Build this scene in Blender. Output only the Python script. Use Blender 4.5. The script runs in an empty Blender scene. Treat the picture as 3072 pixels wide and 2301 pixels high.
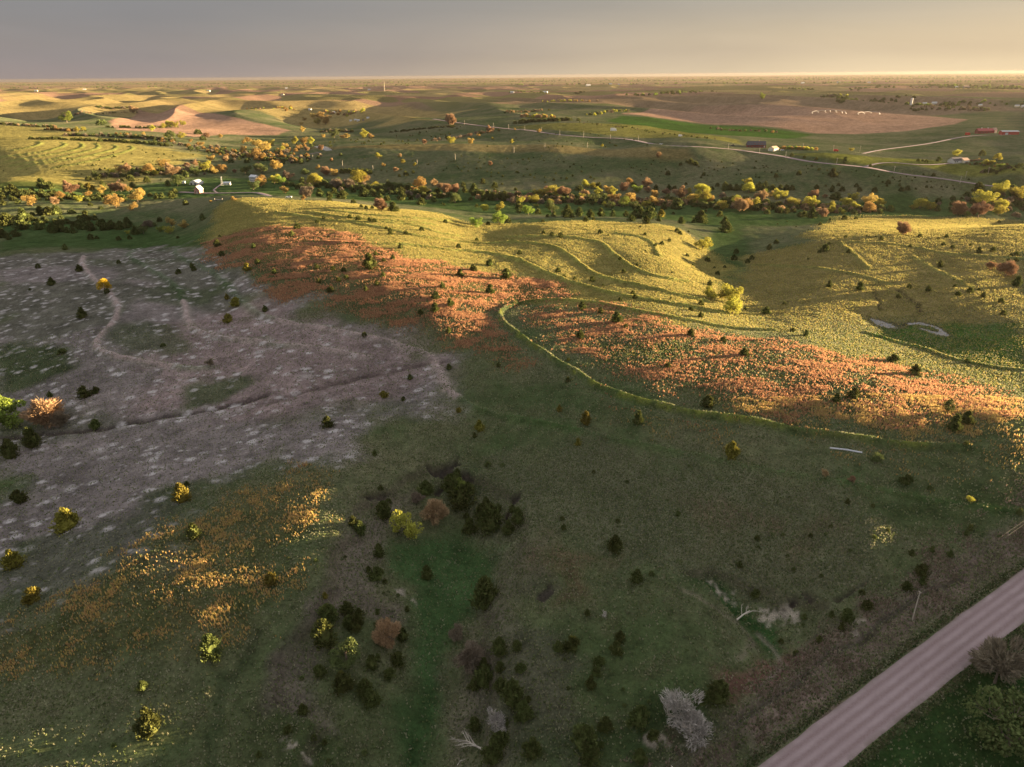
import bpy, math, random
import numpy as np
from mathutils import Matrix, Vector
R = math.radians
scene = bpy.context.scene
# ------------------------------------------------------------------ camera
CAMZ, PITCH, ROLL, FPX = 115.0, R(23.62), R(0.503), 2114.0
fw = np.array((0, math.cos(PITCH), -math.sin(PITCH)))
_r0 = np.array((1.0, 0, 0)); _u0 = np.array((0, math.sin(PITCH), math.cos(PITCH)))
rt = _r0*math.cos(ROLL) - _u0*math.sin(ROLL)
up = _u0*math.cos(ROLL) + _r0*math.sin(ROLL)
cam = bpy.data.objects.new("camera", bpy.data.cameras.new("camera"))
scene.collection.objects.link(cam)
cam.data.sensor_width = 36; cam.data.lens = 36*FPX/3072
cam.data.clip_start = 0.5; cam.data.clip_end = 150000
m = Matrix(((rt[0], up[0], -fw[0], 0), (rt[1], up[1], -fw[1], 0), (rt[2], up[2], -fw[2], CAMZ), (0, 0, 0, 1)))
cam.matrix_world = m
scene.camera = cam
# ------------------------------------------------------------------ sun and sky
EXPO = 3.3
SUN_EL, SUN_AZ = R(4.6), R(75)         # low sun, 75 degrees to the right of the view direction
sdir = np.array((math.sin(SUN_AZ)*math.cos(SUN_EL), math.cos(SUN_AZ)*math.cos(SUN_EL), math.sin(SUN_EL)))
sun = bpy.data.objects.new("sun", bpy.data.lights.new("sun", 'SUN'))
scene.collection.objects.link(sun)
sun.data.energy = 5.0; sun.data.angle = R(0.3); sun.data.color = (1.0, 0.73, 0.40)
sun.matrix_world = Vector(sdir).to_track_quat('Z', 'Y').to_matrix().to_4x4()
world = bpy.data.worlds.new("World"); scene.world = world; world.use_nodes = True
wn = world.node_tree; wn.nodes.clear(); WL = wn.links.new
def W(t, **k):
    n = wn.nodes.new(t)
    for a, b in k.items(): setattr(n, a, b)
    return n
def wmath(op, a, b=None, c=None, clamp=False):
    n = W('ShaderNodeMath', operation=op, use_clamp=clamp)
    for i, v in enumerate((a, b, c)):
        if v is None: continue
        if isinstance(v, (int, float)): n.inputs[i].default_value = v
        else: WL(v, n.inputs[i])
    return n.outputs[0]
wtc = W('ShaderNodeTexCoord')
wsky = W('ShaderNodeTexSky', sky_type='NISHITA', sun_disc=False, sun_elevation=SUN_EL, sun_rotation=SUN_AZ, dust_density=3.0, altitude=500)
wsx = W('ShaderNodeSeparateXYZ'); WL(wtc.outputs['Generated'], wsx.inputs[0])
elev = wsx.outputs['Z']
vd = W('ShaderNodeVectorMath', operation='DOT_PRODUCT'); WL(wtc.outputs['Generated'], vd.inputs[0])
vd.inputs[1].default_value = (math.sin(R(70)), math.cos(R(70)), 0.0)
sunward = vd.outputs['Value']
# storm cloud sheet: soft streaks plus a warm clear strip low under the sun
mp = W('ShaderNodeMapping'); WL(wtc.outputs['Generated'], mp.inputs[0]); mp.inputs['Scale'].default_value = (1.6, 1.6, 7)
nz = W('ShaderNodeTexNoise'); nz.inputs['Scale'].default_value = 1.7; nz.inputs['Detail'].default_value = 5; nz.inputs['Roughness'].default_value = .5
WL(mp.outputs[0], nz.inputs['Vector'])
nzv = wmath('MULTIPLY', wmath('SUBTRACT', nz.outputs['Fac'], 0.5), 0.34)
def ramp(fac, stops, interp='EASE'):
    r = W('ShaderNodeValToRGB'); WL(fac, r.inputs[0]); e = r.color_ramp.elements; r.color_ramp.interpolation = interp
    while len(e) < len(stops): e.new(0.5)
    for q, (p, c) in zip(e, stops): q.position = p; q.color = (*c, 1)
    return r.outputs['Color']
ef = wmath('ADD', wmath('MULTIPLY', elev, 1.0, clamp=True), wmath('MULTIPLY', nzv, wmath('MULTIPLY', elev, 1.6, clamp=True)), clamp=True)
cool = ramp(ef, [(0.0, (.345, .29, .275)), (0.03, (.285, .258, .262)), (0.075, (.232, .224, .245)), (0.12, (.20, .197, .22)), (0.30, (.42, .42, .44)), (0.55, (.84, .84, .86)), (1.0, (1.0, 1.0, 1.02))])
warm = ramp(ef, [(0.0, (.84, .68, .44)), (0.03, (.66, .54, .38)), (0.09, (.44, .39, .33)), (0.24, (.44, .41, .40)), (0.55, (.84, .84, .86)), (1.0, (1.0, 1.0, 1.02))])
sw = W('ShaderNodeMapRange', interpolation_type='SMOOTHSTEP'); WL(wmath('ADD', sunward, nzv), sw.inputs['Value'])
sw.inputs['From Min'].default_value = -0.12; sw.inputs['From Max'].default_value = 0.90
wm = W('ShaderNodeMix', data_type='RGBA'); WL(sw.outputs[0], wm.inputs['Factor']); WL(cool, wm.inputs['A']); WL(warm, wm.inputs['B'])
# clouds cover most of the Nishita sky
mp2 = W('ShaderNodeMapping'); WL(wtc.outputs['Generated'], mp2.inputs[0]); mp2.inputs['Scale'].default_value = (1.2, 1.2, 9); mp2.inputs['Rotation'].default_value = (.12, .05, 0)
nz2 = W('ShaderNodeTexNoise'); nz2.inputs['Scale'].default_value = 2.6; nz2.inputs['Detail'].default_value = 7; nz2.inputs['Roughness'].default_value = .58; nz2.inputs['Distortion'].default_value = .4; WL(mp2.outputs[0], nz2.inputs['Vector'])
cl = W('ShaderNodeMapRange'); WL(nz2.outputs['Fac'], cl.inputs['Value']); cl.inputs['From Min'].default_value = .3; cl.inputs['From Max'].default_value = .7; cl.inputs['To Min'].default_value = .95; cl.inputs['To Max'].default_value = 1.05
wcl = W('ShaderNodeMix', data_type='RGBA', blend_type='MULTIPLY'); wcl.inputs['Factor'].default_value = 1; WL(wm.outputs['Result'], wcl.inputs['A']); WL(cl.outputs[0], wcl.inputs['B'])
wk = W('ShaderNodeMix', data_type='RGBA', blend_type='MULTIPLY'); wk.inputs['Factor'].default_value = 1; WL(wcl.outputs['Result'], wk.inputs['A']); ks = 10*2**-EXPO; wk.inputs['B'].default_value = (ks, ks, ks, 1)
wc = W('ShaderNodeMix', data_type='RGBA'); wc.inputs['Factor'].default_value = 0.97; WL(wsky.outputs[0], wc.inputs['A']); WL(wk.outputs['Result'], wc.inputs['B'])
wb = W('ShaderNodeBackground'); wb.inputs['Strength'].default_value = 0.1; WL(wc.outputs['Result'], wb.inputs['Color'])
wo = W('ShaderNodeOutputWorld'); WL(wb.outputs[0], wo.inputs['Surface'])
vs = scene.view_settings; vs.view_transform = 'Standard'; vs.look = 'None'; vs.exposure = EXPO; vs.gamma = 1.0
scene.cycles.use_denoising = True
scene.cycles.max_bounces = 5; scene.cycles.diffuse_bounces = 2; scene.cycles.transmission_bounces = 2
scene.cycles.volume_bounces = 0; scene.cycles.transparent_max_bounces = 4; scene.cycles.sample_clamp_indirect = 3
# ------------------------------------------------------------------ helpers
rng = np.random.default_rng(11); random.seed(5)
CROPS = {'A': 180, 'B': 700, 'C': 1200, 'D': 1700}; CX = {'1': 0, '2': 760, '3': 1520, '4': 2272}
def P(tag, pts):                       # photograph pixels (3072 wide) from a working view
    a = np.array(pts, float)[..., :2]
    if tag == 'F': return a*1.38879
    if tag == 'L': return a*0.235401+(0, 220)
    return a*0.36215+(CX[tag[1]], CROPS[tag[0]])
def rays(px):
    px = np.atleast_2d(np.asarray(px, float))
    d = fw[None]+rt[None]*((px[:, :1]-1536)/FPX)-up[None]*((px[:, 1:2]-1150.5)/FPX)
    return d
def plane_pt(px, z):
    d = rays(px); t = (np.asarray(z, float)-CAMZ)/d[:, 2]
    return d[:, :2]*t[:, None]
def to_px(X):
    X = np.asarray(X, float); v = X-np.array((0, 0, CAMZ)); z = v@fw
    return np.stack((1536+FPX*(v@rt)/z, 1150.5-FPX*(v@up)/z), -1)
def _hash(ix, iy, seed):
    h = (ix.astype(np.int64)*374761393+iy.astype(np.int64)*668265263+seed*974634777) & 0xffffffff
    h = ((h ^ (h >> 13))*1274126177) & 0xffffffff
    return ((h ^ (h >> 16)) & 0xffff).astype(np.float32)/65535.0
def gnoise(x, y, seed=0):              # gradient noise about -0.7..0.7
    x0 = np.floor(x); y0 = np.floor(y); fx = (x-x0).astype(np.float32); fy = (y-y0).astype(np.float32)
    u = fx*fx*fx*(fx*(fx*6-15)+10); v = fy*fy*fy*(fy*(fy*6-15)+10)
    def g(i, j):
        a = _hash(x0+i, y0+j, seed)*6.2831853
        return np.cos(a)*(fx-i)+np.sin(a)*(fy-j)
    return (g(0, 0)*(1-u)+g(1, 0)*u)*(1-v)+(g(0, 1)*(1-u)+g(1, 1)*u)*v
def fbm(x, y, wl, octv=4, seed=0, rough=.5):
    s = 0; a = 1
    for i in range(octv):
        s = s+a*gnoise(x/wl, y/wl, seed+i*17); wl *= .5; a *= rough
    return s
def sstep(a, b, x):
    t = np.clip((x-a)/(b-a), 0, 1); return t*t*(3-2*t)
def mk_mesh(name, verts, faces, mats=(), smooth=False, loose_ns=None):
    me = bpy.data.meshes.new(name)
    verts = np.asarray(verts, np.float32)
    if isinstance(faces, np.ndarray): fl = faces.astype(np.int32).ravel(); nf, k = faces.shape; tot = np.full(nf, k, np.int32)
    else:
        tot = np.array([len(f) for f in faces], np.int32); fl = np.concatenate([np.asarray(f, np.int32) for f in faces]); nf = len(faces)
    st = np.concatenate(([0], np.cumsum(tot)[:-1])).astype(np.int32)
    me.vertices.add(len(verts)); me.vertices.foreach_set('co', verts.ravel())
    me.loops.add(len(fl)); me.loops.foreach_set('vertex_index', fl)
    me.polygons.add(nf); me.polygons.foreach_set('loop_start', st); me.polygons.foreach_set('loop_total', tot)
    me.polygons.foreach_set('use_smooth', np.full(nf, smooth))
    for mt in mats: me.materials.append(mt)
    me.update(calc_edges=True)
    return me
def link(name, me, parent=None, loc=None, rz=0, **props):
    o = bpy.data.objects.new(name, me); scene.collection.objects.link(o)
    if parent is not None: o.parent = parent
    if loc is not None: o.location = loc
    if rz: o.rotation_euler.z = rz
    for k, v in props.items():
        if v: o[k] = v
    return o
def mat(name, build, rough=.9, spec=.15):
    mt = bpy.data.materials.new(name); mt.use_nodes = True; nt = mt.node_tree; nt.nodes.clear()
    out = nt.nodes.new('ShaderNodeOutputMaterial')
    def N(t, **k):
        n = nt.nodes.new(t)
        for a, b in k.items():
            if a == 'ins':
                for i, v in b.items():
                    if hasattr(v, 'node'): nt.links.new(v, n.inputs[i])
                    else: n.inputs[i].default_value = v
            else: setattr(n, a, b)
        return n
    build(nt, N, out)
    return mt
def noise_n(N, vec, scale, detail=3, rough=.55):
    n = N('ShaderNodeTexNoise', ins={'Scale': scale, 'Detail': detail, 'Roughness': rough}); 
    vec.id_data.links.new(vec, n.inputs['Vector']); return n.outputs['Fac']
def mixc(N, fac, a, b, mode='MIX'):
    n = N('ShaderNodeMix', data_type='RGBA', blend_type=mode)
    for k, v in (('Factor', fac), ('A', a), ('B', b)):
        if hasattr(v, 'node'): n.id_data.links.new(v, n.inputs[k])
        else: n.inputs[k].default_value = v if isinstance(v, (int, float)) else (*v[:3], 1)
    return n.outputs['Result']
def mrange(N, v, a, b, c=0., d=1.):
    n = N('ShaderNodeMapRange', ins={'From Min': a, 'From Max': b, 'To Min': c, 'To Max': d}); n.id_data.links.new(v, n.inputs['Value']); return n.outputs[0]
def mth(N, op, a, b=0., clamp=False):
    n = N('ShaderNodeMath', operation=op, use_clamp=clamp)
    for i, v in enumerate((a, b)):
        if hasattr(v, 'node'): n.id_data.links.new(v, n.inputs[i])
        else: n.inputs[i].default_value = v
    return n.outputs[0]
# ------------------------------------------------------------------ terrain heights
CT = [ # x, y (overview pixels, 2212 wide), height
(0,1657,-6.5),(300,1657,-6.5),(600,1600,-8),(900,1657,-14),(1050,1600,-12),(1300,1657,-9),(1600,1657,-7),(1800,1657,-4),(2212,1657,-6),
(950,1050,0),(985,1130,-6),(980,1300,-9),(930,1450,-11),(900,1560,-13),(740,1250,1.5),(620,1400,-2.4),(680,1500,-5),(1160,1200,1),(1210,1400,-3),(1110,1500,-7),
(0,1350,-3.0),(150,1290,-.8),(300,1250,1.0),(450,1170,1.7),(600,1050,3.6),(760,975,4.6),(450,1350,.1),(200,1500,-4.8),(400,1520,-4.8),(0,1500,-5.5),
(380,540,7.5),(500,640,8.5),(620,695,8),(740,718,9.2),(870,740,8),(985,855,7.5),(1200,920,8),(1500,985,8.5),(1950,1080,9),
(800,835,3.5),(500,885,-1),(200,925,-7.5),(0,965,-11),(300,1050,-1.5),(0,1150,-8),(100,1250,-4.6),(600,960,2.5),
(1110,657,11.5),(1075,680,11.5),(1140,740,12),(1250,810,12.5),(1430,880,13),(1600,915,13.5),(1800,943,14),(2000,965,14.5),(1500,690,12.5),(1700,717,11.5),
(1300,720,13.2),(1600,800,14.8),(1900,870,16),(2212,930,18),(1350,950,9.3),(1700,990,10),
(1060,485,3),(1000,500,6.5),(1130,455,-9),(1570,645,4),(1490,572,-1),(1530,535,-6),(1600,490,-8.5),(1650,690,6.5),(1950,705,4),
(500,437,16),(620,440,19),(720,440,19),(820,456,17),(950,472,12),(650,500,19.7),(750,560,19.2),(850,620,17),(680,650,13.2),(740,600,17),(950,660,15),(1030,685,12.5),(800,680,12.2),(1000,740,10.5),
(1200,490,11),(1400,495,9),(1300,560,11),(1450,560,10),(1200,600,12.8),(1500,640,9.6),(1460,500,6.5),
(500,500,15.5),(440,545,12.2),(600,560,17.6),(560,610,14.2),(540,530,16.8),(300,560,6),(200,560,4),(0,545,0),(0,640,0),(200,640,3.5),(300,700,3.5),(200,760,0),(0,800,-8),(0,880,-10),(600,765,6),(700,800,5),(420,800,1),
(0,510,-9),(200,500,-8),(400,495,-1),(300,475,-7),(100,450,-7),(300,445,-8),(0,400,-12),(200,412,-12),(450,400,-11),(700,400,-10),(900,430,-11),(1150,432,-12),(1300,440,-12),(1500,455,-12),(1700,465,-13),(1900,452,-14),(2100,445,-15),(2212,430,-14),
(1750,520,3),(1900,500,5),(2100,497,7),(2212,485,9),(1800,565,6),(2000,600,7.5),(2212,620,10),(1850,650,7.5),(2050,640,9.5),(2212,700,10),(2212,780,7),(2050,760,6),(2212,850,12),
(1300,1100,3),(1600,1100,6),(1900,1150,8),(2212,1080,10),(1500,1300,0),(1300,1400,-3),(1700,1350,-4),(1600,1250,-2),(1900,1300,2),(1760,1200,4),(1640,1340,-5),
(1650,1600,-4),(1900,1480,-2),(2212,1260,4),(2212,1450,-1),(1500,1500,-4),
(620,345,-2),(800,323,10),(1000,317,16),(1200,318,19),(1400,322,21),(1500,328,20),(1300,370,3),(1000,370,1),(800,388,-7),(1600,370,4),(1450,378,-2),(1800,400,-4),(2000,410,-7),(2150,420,-8),(1150,345,10),
(950,259,17),(1200,286,17),(1400,306,19),(1600,322,18),(1800,352,14),(2000,380,5),(2060,398,-3),(2140,408,-5),(900,296,-2),(1100,300,6),(1300,312,15),(1500,292,21),(1350,272,20),(1160,272,18),
(0,262,24),(0,300,20),(0,340,12),(0,385,-2),(200,300,15),(200,345,7),(400,345,-2),(400,302,7),(550,370,-10),(500,330,-6),(300,265,6),(430,280,9),(600,283,3),(600,310,-7),(330,235,18),(430,240,17),
(0,225,16),(150,215,14),(300,222,12),(600,225,0),(700,262,-4),(850,240,6),(1000,225,9),(1300,230,8),(1500,232,14),(1800,238,18),(1500,268,4),(1750,288,4),(2000,285,8),(2212,255,14),(2130,283,17),(2212,330,12),(1900,330,9),(2050,350,12),(2212,368,12),(1700,262,12),
(0,192,0),(500,192,-4),(1000,192,-4),(1500,190,0),(2000,186,0),(2212,185,-2),(0,182,-12),(1000,178,-12),(2212,170,-12)]
SXY = []; SZ = []
for x, y, z in CT:
    p = plane_pt([(x*1.38879, y*1.38879)], z)[0]; SXY.append(p); SZ.append(z)
for yp in (60, 110, 200, 400, 800, 1600, 4000, 12000, 40000):      # calm rolling land outside the frame
    for u in (-5, -1.8, 1.9, 5):
        z = 2 if yp < 1500 else -4
        if u == -1.8 and yp < 500: z = -6
        SXY.append((u*yp, yp-60.)); SZ.append(z)
for u in (-.3, .4): SXY.append((u*75, 15.)); SZ.append(-9)
for u in (-.8, 0, .8): SXY.append((u*45000, 45000.)); SZ.append(-12)
SXY = np.array(SXY); SZ = np.array(SZ, float)
def uw(x, y):
    yp = np.maximum(y+60, 1.0); return x/yp, np.log(yp)
cu, cw = uw(SXY[:, 0], SXY[:, 1]); cu = np.arctan(cu*1.1)*1.6
K = 1.25
C = np.stack((cu*K, cw), 1)
def kern(r2): return .5*r2*np.log(r2+1e-12)
n = len(C); D2 = ((C[:, None]-C[None])**2).sum(-1)
A = np.zeros((n+3, n+3)); A[:n, :n] = kern(D2)+np.eye(n)*2e-4; A[:n, n] = 1; A[:n, n+1:] = C; A[n:, :n] = A[:n, n:].T
SOL = np.linalg.solve(A, np.concatenate((SZ, [0, 0, 0])))
NU, NW = 420, 420
gu = np.linspace(math.atan(-8.8)*1.6*K, math.atan(8.8)*1.6*K, NU); gw = np.linspace(math.log(59), math.log(46500), NW)
GU, GW = np.meshgrid(gu, gw)
G = np.full(GU.shape, SOL[n])+SOL[n+1]*GU+SOL[n+2]*GW
for i in range(n): G += SOL[i]*kern((GU-C[i, 0])**2+(GW-C[i, 1])**2)
del GU, GW
def cubic_w(coord, lo, hi, N):         # rows of Catmull-Rom weights
    t = (coord-lo)/(hi-lo)*(N-1); i = np.clip(np.floor(t).astype(int), 1, N-3); f = t-i
    M = np.zeros((len(coord), N), np.float32); r = np.arange(len(coord))
    M[r, i-1] = -.5*f+f*f-.5*f**3; M[r, i] = 1-2.5*f*f+1.5*f**3; M[r, i+1] = .5*f+2*f*f-1.5*f**3; M[r, i+2] = -.5*f*f+.5*f**3
    return M
# grid of the ground sheet: fine near, coarser far
core = np.linspace(-.92, .92, 1050)
ext = [.92]
while ext[-1] < 8: ext.append(ext[-1]*1.045+.002)
ext = np.array(ext[1:]); UU = np.concatenate((-ext[::-1], core, ext))
YY = [0.0]
while YY[-1] < 45000:
    y = YY[-1]; d = min(0.0058*(y+60), max(.42, y*y/81000/1.4))
    if y < 75: d = 1.2
    YY.append(y+d)
YY = np.array(YY); YP = YY+60
Mu = cubic_w(np.arctan(UU*1.1)*1.6*K, gu[0], gu[-1], NU); Mw = cubic_w(np.log(YP), gw[0], gw[-1], NW)
H = (Mw@G.astype(np.float32))@Mu.T
NR, NC = H.shape
X = (YP[:, None]*UU[None]).astype(np.float32); Y = np.repeat(YY[:, None], NC, 1).astype(np.float32)
print("terrain", NR, NC, NR*NC)
sx_, sy_ = math.cos(R(15)), math.sin(R(15))
far = sstep(900, 2200, Y)
H += 0.32*fbm(X, Y, 38, 4, 3)+(.10+.36*sstep(200, 400, Y))*fbm(X, Y, 10, 3, 14, .55)*(1-.5*far)+.5*fbm(X, Y, 120, 2, 9)
# far rolling hills: ridges that run mostly across the sun
xr = X+.35*Y+60*gnoise(X/700, Y/700, 8); yr = Y*.38
hills = 38*(1-np.abs(fbm(xr, yr, 400, 2, 31, .3))*2.6)+26*fbm(xr, yr, 900, 1, 5)
H += hills*sstep(1500, 2600, Y)*(1-sstep(8000, 13000, Y))*.85-sstep(1500, 2600, Y)*(1-sstep(8000, 13000, Y))*15
H += 9*fbm(X*.6, Y, 420, 3, 57, .45)*sstep(700, 1300, Y)*(1-sstep(1700, 2700, Y))*sstep(-.2,-.6,X/(Y+60)-0.0)*1.0
# unseen hills added beyond the right edge, heights shaped to throw the evening shadows
def lookup(x, y, arr=None):
    arr = H if arr is None else arr
    x = np.asarray(x, float); y = np.clip(np.asarray(y, float), 0, YY[-1]-1)
    j = np.clip(np.searchsorted(YY, y)-1, 0, NR-2); i = np.clip(np.searchsorted(UU, x/(y+60))-1, 0, NC-2)
    fy = (y-YY[j])/(YY[j+1]-YY[j]); fx = np.clip((x/(y+60)-UU[i])/(UU[i+1]-UU[i]), 0, 1)
    return (arr[j, i]*(1-fx)+arr[j, i+1]*fx)*(1-fy)+(arr[j+1, i]*(1-fx)+arr[j+1, i+1]*fx)*fy
def march(px, arr=None):               # where the sight line of a pixel meets the ground
    px = np.atleast_2d(px); out = np.zeros((len(px), 3))
    ys = YY[1:]
    for k, d in enumerate(rays(px)):
        t = ys/d[1]; xs = d[0]*t; zs = CAMZ+d[2]*t
        h = lookup(xs, ys, arr); b = np.nonzero(zs < h)[0]
        if len(b) == 0: i = len(ys)-1; a = 0
        else:
            i = b[0]; g1 = zs[i]-h[i]; g0 = zs[i-1]-h[i-1] if i else g1+1; a = g0/(g0-g1) if i else 1
        y = ys[i-1]*(1-a)+ys[i]*a if i else ys[0]; t = y/d[1]
        x = d[0]*t; out[k] = (x, y, float(lookup(x, y, arr)))
    return out
S = -X*sy_+Y*sx_; T = X*sx_+Y*sy_
REF = [ # pixel in the overview, how far the shadow edge lies above the ground there
(560,1640,5.5),(620,1400,4),(700,1290,1.1),(1950,1085,5),(2212,1000,1),(2212,955,-2),(2212,800,-3),(2212,660,-2),(2200,600,1.5),(2212,560,1.0),(2212,500,-1),(2212,468,1),(2200,440,4),(2200,400,3),(2200,355,1),(2200,320,3),(2200,290,2),(2200,250,1)]
TE = math.tan(SUN_EL); rs = []; rh = []
for x, y, d in REF:
    p = march([(x*1.38879, y*1.38879)])[0]; s = -p[0]*sy_+p[1]*sx_; t = p[0]*sx_+p[1]*sy_
    sg = 22+.05*s; tR = 1.139*s+42+2.6*sg+10
    rs.append(s); rh.append(p[2]+d+(tR-t)*TE)
o_ = np.argsort(rs); rs = np.array(rs)[o_]; rh = np.array(rh)[o_]
print("ridge s,h", [(round(a), round(b)) for a, b in zip(rs, rh)])
sgm = 22+.05*np.clip(S, 0, 1e9); tRg = 1.139*np.clip(S, -40, 1e9)+42+2.6*sgm+10
wR = np.exp(-((T-tRg)/sgm)**2)*(1-sstep(rs[-1]+150, rs[-1]+700, S))
Rs = np.interp(S, rs, rh); H = H*(1-wR)+(Rs+(.5+.7*sstep(180, 260, S))*fbm(X, Y, 45, 3, 77))*wR
# ------------------------------------------------------------------ lines and areas on the ground
def seg_dist(poly, x, y, closed=False):
    d2 = np.full(x.shape, 1e12, np.float32); n = len(poly)
    for i in range(n if closed else n-1):
        a = poly[i]; b = poly[(i+1) % n]; e = b-a; L = max((e**2).sum(), 1e-9)
        t = np.clip(((x-a[0])*e[0]+(y-a[1])*e[1])/L, 0, 1)
        d2 = np.minimum(d2, (x-a[0]-t*e[0])**2+(y-a[1]-t*e[1])**2)
    return np.sqrt(d2)
def window(poly, pad):                 # grid window round a world polyline
    x0, y0 = poly.min(0)-pad; x1, y1 = poly.max(0)+pad
    j0, j1 = np.searchsorted(YY, [y0, y1]); j0 = max(j0-1, 0); j1 = min(j1+1, NR)
    ypn = max(y0, 0)+60; ypx = y1+60
    us = [x0/ypn, x0/ypx, x1/ypn, x1/ypx]; i0, i1 = np.searchsorted(UU, [min(us), max(us)])
    return slice(j0, j1), slice(max(i0-1, 0), min(i1+1, NC))
def smooth_line(p, k=3):
    p = np.asarray(p, float)
    for _ in range(k):
        q = np.empty((2*len(p)-2, p.shape[1])); q[0::2] = p[:-1]*.75+p[1:]*.25; q[1::2] = p[:-1]*.25+p[1:]*.75
        p = np.vstack((p[:1], q, p[-1:]))
    return p
TERR = [('B1',[(1530,105),(1450,130),(1450,170),(1510,210),(1620,260),(1780,330),(1880,420),(1960,540),(2060,620),(2190,690)],.7),
('B2',[(0,655),(200,712),(450,770),(650,790),(850,840),(1100,880),(1270,940),(1400,970),(1500,1050),(1550,1180),(1600,1290),(1700,1360),(1830,1440),(2000,1500),(2209,1545)],.8),
('C3',[(0,115),(200,170),(400,210),(650,265),(800,305),(1000,340),(1200,385),(1400,430),(1560,455),(1700,490),(1900,540),(2150,572)],.6),
('C4',[(0,560),(250,600),(450,650),(780,690),(1000,740),(1250,790),(1500,840),(1800,880),(2209,930)],.45),
('B3',[(2209,800),(2000,800),(1700,760),(1400,700),(1100,650),(900,600),(650,560),(400,550),(200,560),(60,585)],1.1),
('F',[(1112,656),(1078,672),(1078,688),(1105,710),(1140,740),(1190,772),(1250,810),(1300,838),(1360,860),(1430,880),(1520,895),(1600,908),(1700,925),(1800,943),(1900,957),(2000,965),(2100,972)],1.7),
('B3',[(0,180),(120,220),(260,290),(400,355),(520,400),(700,450),(900,500),(1100,540),(1350,580),(1600,625),(1830,665)],1.3),
('B3',[(0,70),(200,78),(350,95),(450,130),(560,210),(650,280),(750,345),(900,390),(1050,420),(1250,465),(1450,520),(1650,560)],1.3),
('B3',[(0,30),(200,28),(450,22),(650,45),(780,70),(860,140),(950,220),(1050,290),(1200,345),(1350,380),(1500,400)],1.3),
('B3',[(900,0),(1080,20),(1180,55),(1240,120),(1270,190)],1.2),
('A2',[(190,1260),(400,1290),(600,1325),(800,1340),(1100,1345),(1400,1380),(1560,1440),(1700,1460)],1.3),
('A2',[(450,1255),(650,1290),(850,1315),(1200,1340),(1500,1365)],1.2),('A2',[(620,1240),(850,1270),(1100,1300),(1400,1320),(1640,1335)],1.2),
('A2',[(850,1350),(1050,1385),(1250,1430),(1400,1470),(1700,1500),(2209,1505)],1.2),
('B2',[(1100,80),(1300,95),(1550,130),(1900,150),(2100,190),(2209,230)],1.3),
('A2',[(480,1500),(800,1520),(1200,1530)],.8),
('B1',[(690,190),(670,250),(730,340),(900,480),(990,600),(950,720),(850,820),(790,900),(810,960),(940,1010),(1040,1030),(1200,1060),(1400,1100),(1550,1120),(1750,1110)],.9),
('B1',[(1220,100),(1070,150),(1070,200),(1200,270),(1350,360),(1480,460),(1520,560),(1540,660),(1560,740),(1610,790),(1700,830),(1850,865),(2040,885),(2209,870)],.9),
('B2',[(0,890),(200,930),(450,940),(700,980),(950,1025)],.8),
('B4',[(690,70),(740,120),(830,190),(930,290)],.8),('B4',[(750,70),(1000,75),(1300,110),(1450,150),(1800,185),(2209,210)],1.),('B4',[(1290,190),(1450,290),(1600,350),(1750,440)],.6),
('B4',[(0,260),(300,275),(600,300),(900,360),(1100,420)],1.),('B4',[(900,820),(1100,880),(1400,960),(1650,1050),(1900,1100),(2209,1140)],.9),
('L',[(0,1075),(300,1035),(600,1000),(800,935),(850,900),(790,880)],.85),('L',[(70,1130),(400,1075),(700,1030),(950,980),(1080,930),(1020,885)],.85),
('L',[(150,1170),(500,1130),(800,1070),(1100,1000),(1290,940),(1210,890)],.85),('L',[(250,1215),(700,1130),(1100,1070),(1350,1000),(1520,945),(1440,910)],.85),
('L',[(700,1200),(1000,1150),(1300,1090),(1500,1030),(1720,960),(1660,925)],.85),('L',[(150,980),(300,960),(450,930),(540,890),(480,870)],.85)]
terr_mask = np.zeros_like(H); H0 = H.copy()
for tag, pts, amp in TERR:
    w = smooth_line(march(P(tag, pts), H0)[:, :2], 2); far_ = w[:, 1].mean()
    wd = .85+far_/620
    sl = window(w, wd*6); x = X[sl]; y = Y[sl]
    d = seg_dist(w, x+1.0*gnoise(x/14, y/14, 5), y+1.0*gnoise(x/14, y/14, 6))
    H[sl] += 1.2*amp*(np.exp(-(d/wd)**2)*1.15-.40*np.exp(-(d/(wd*2.6))**2))
    terr_mask[sl] = np.maximum(terr_mask[sl], np.exp(-(d/(wd*1.5))**2))
def inside(poly, x, y):
    c = np.zeros(x.shape, bool); n = len(poly)
    for i in range(n):
        a = poly[i]; b = poly[(i+1) % n]
        if a[1] == b[1]: continue
        c ^= ((a[1] > y) != (b[1] > y)) & (x < (b[0]-a[0])*(y-a[1])/(b[1]-a[1])+a[0])
    return c
def area(tag, pts, soft=None, rag=None, seed=1, wl=None):
    """(window, weight 0..1) of an outlined piece of ground; soft and rag in metres"""
    w = march(P(tag, pts), H0)[:, :2]; f = float(np.median(w[:, 1]))
    soft = soft or f*.012; rag = f*.03 if rag is None else rag; wl = wl or f*.10
    sl = window(w, soft+rag*1.5); x = X[sl]; y = Y[sl]
    xx = x+rag*1.6*fbm(x, y, wl, 4, seed); yy = y+rag*1.6*fbm(x, y, wl, 4, seed+50)
    d = seg_dist(w, xx, yy, True); d = np.where(inside(w, xx, yy), d, -d)
    return sl, sstep(-soft, soft, d)
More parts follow.
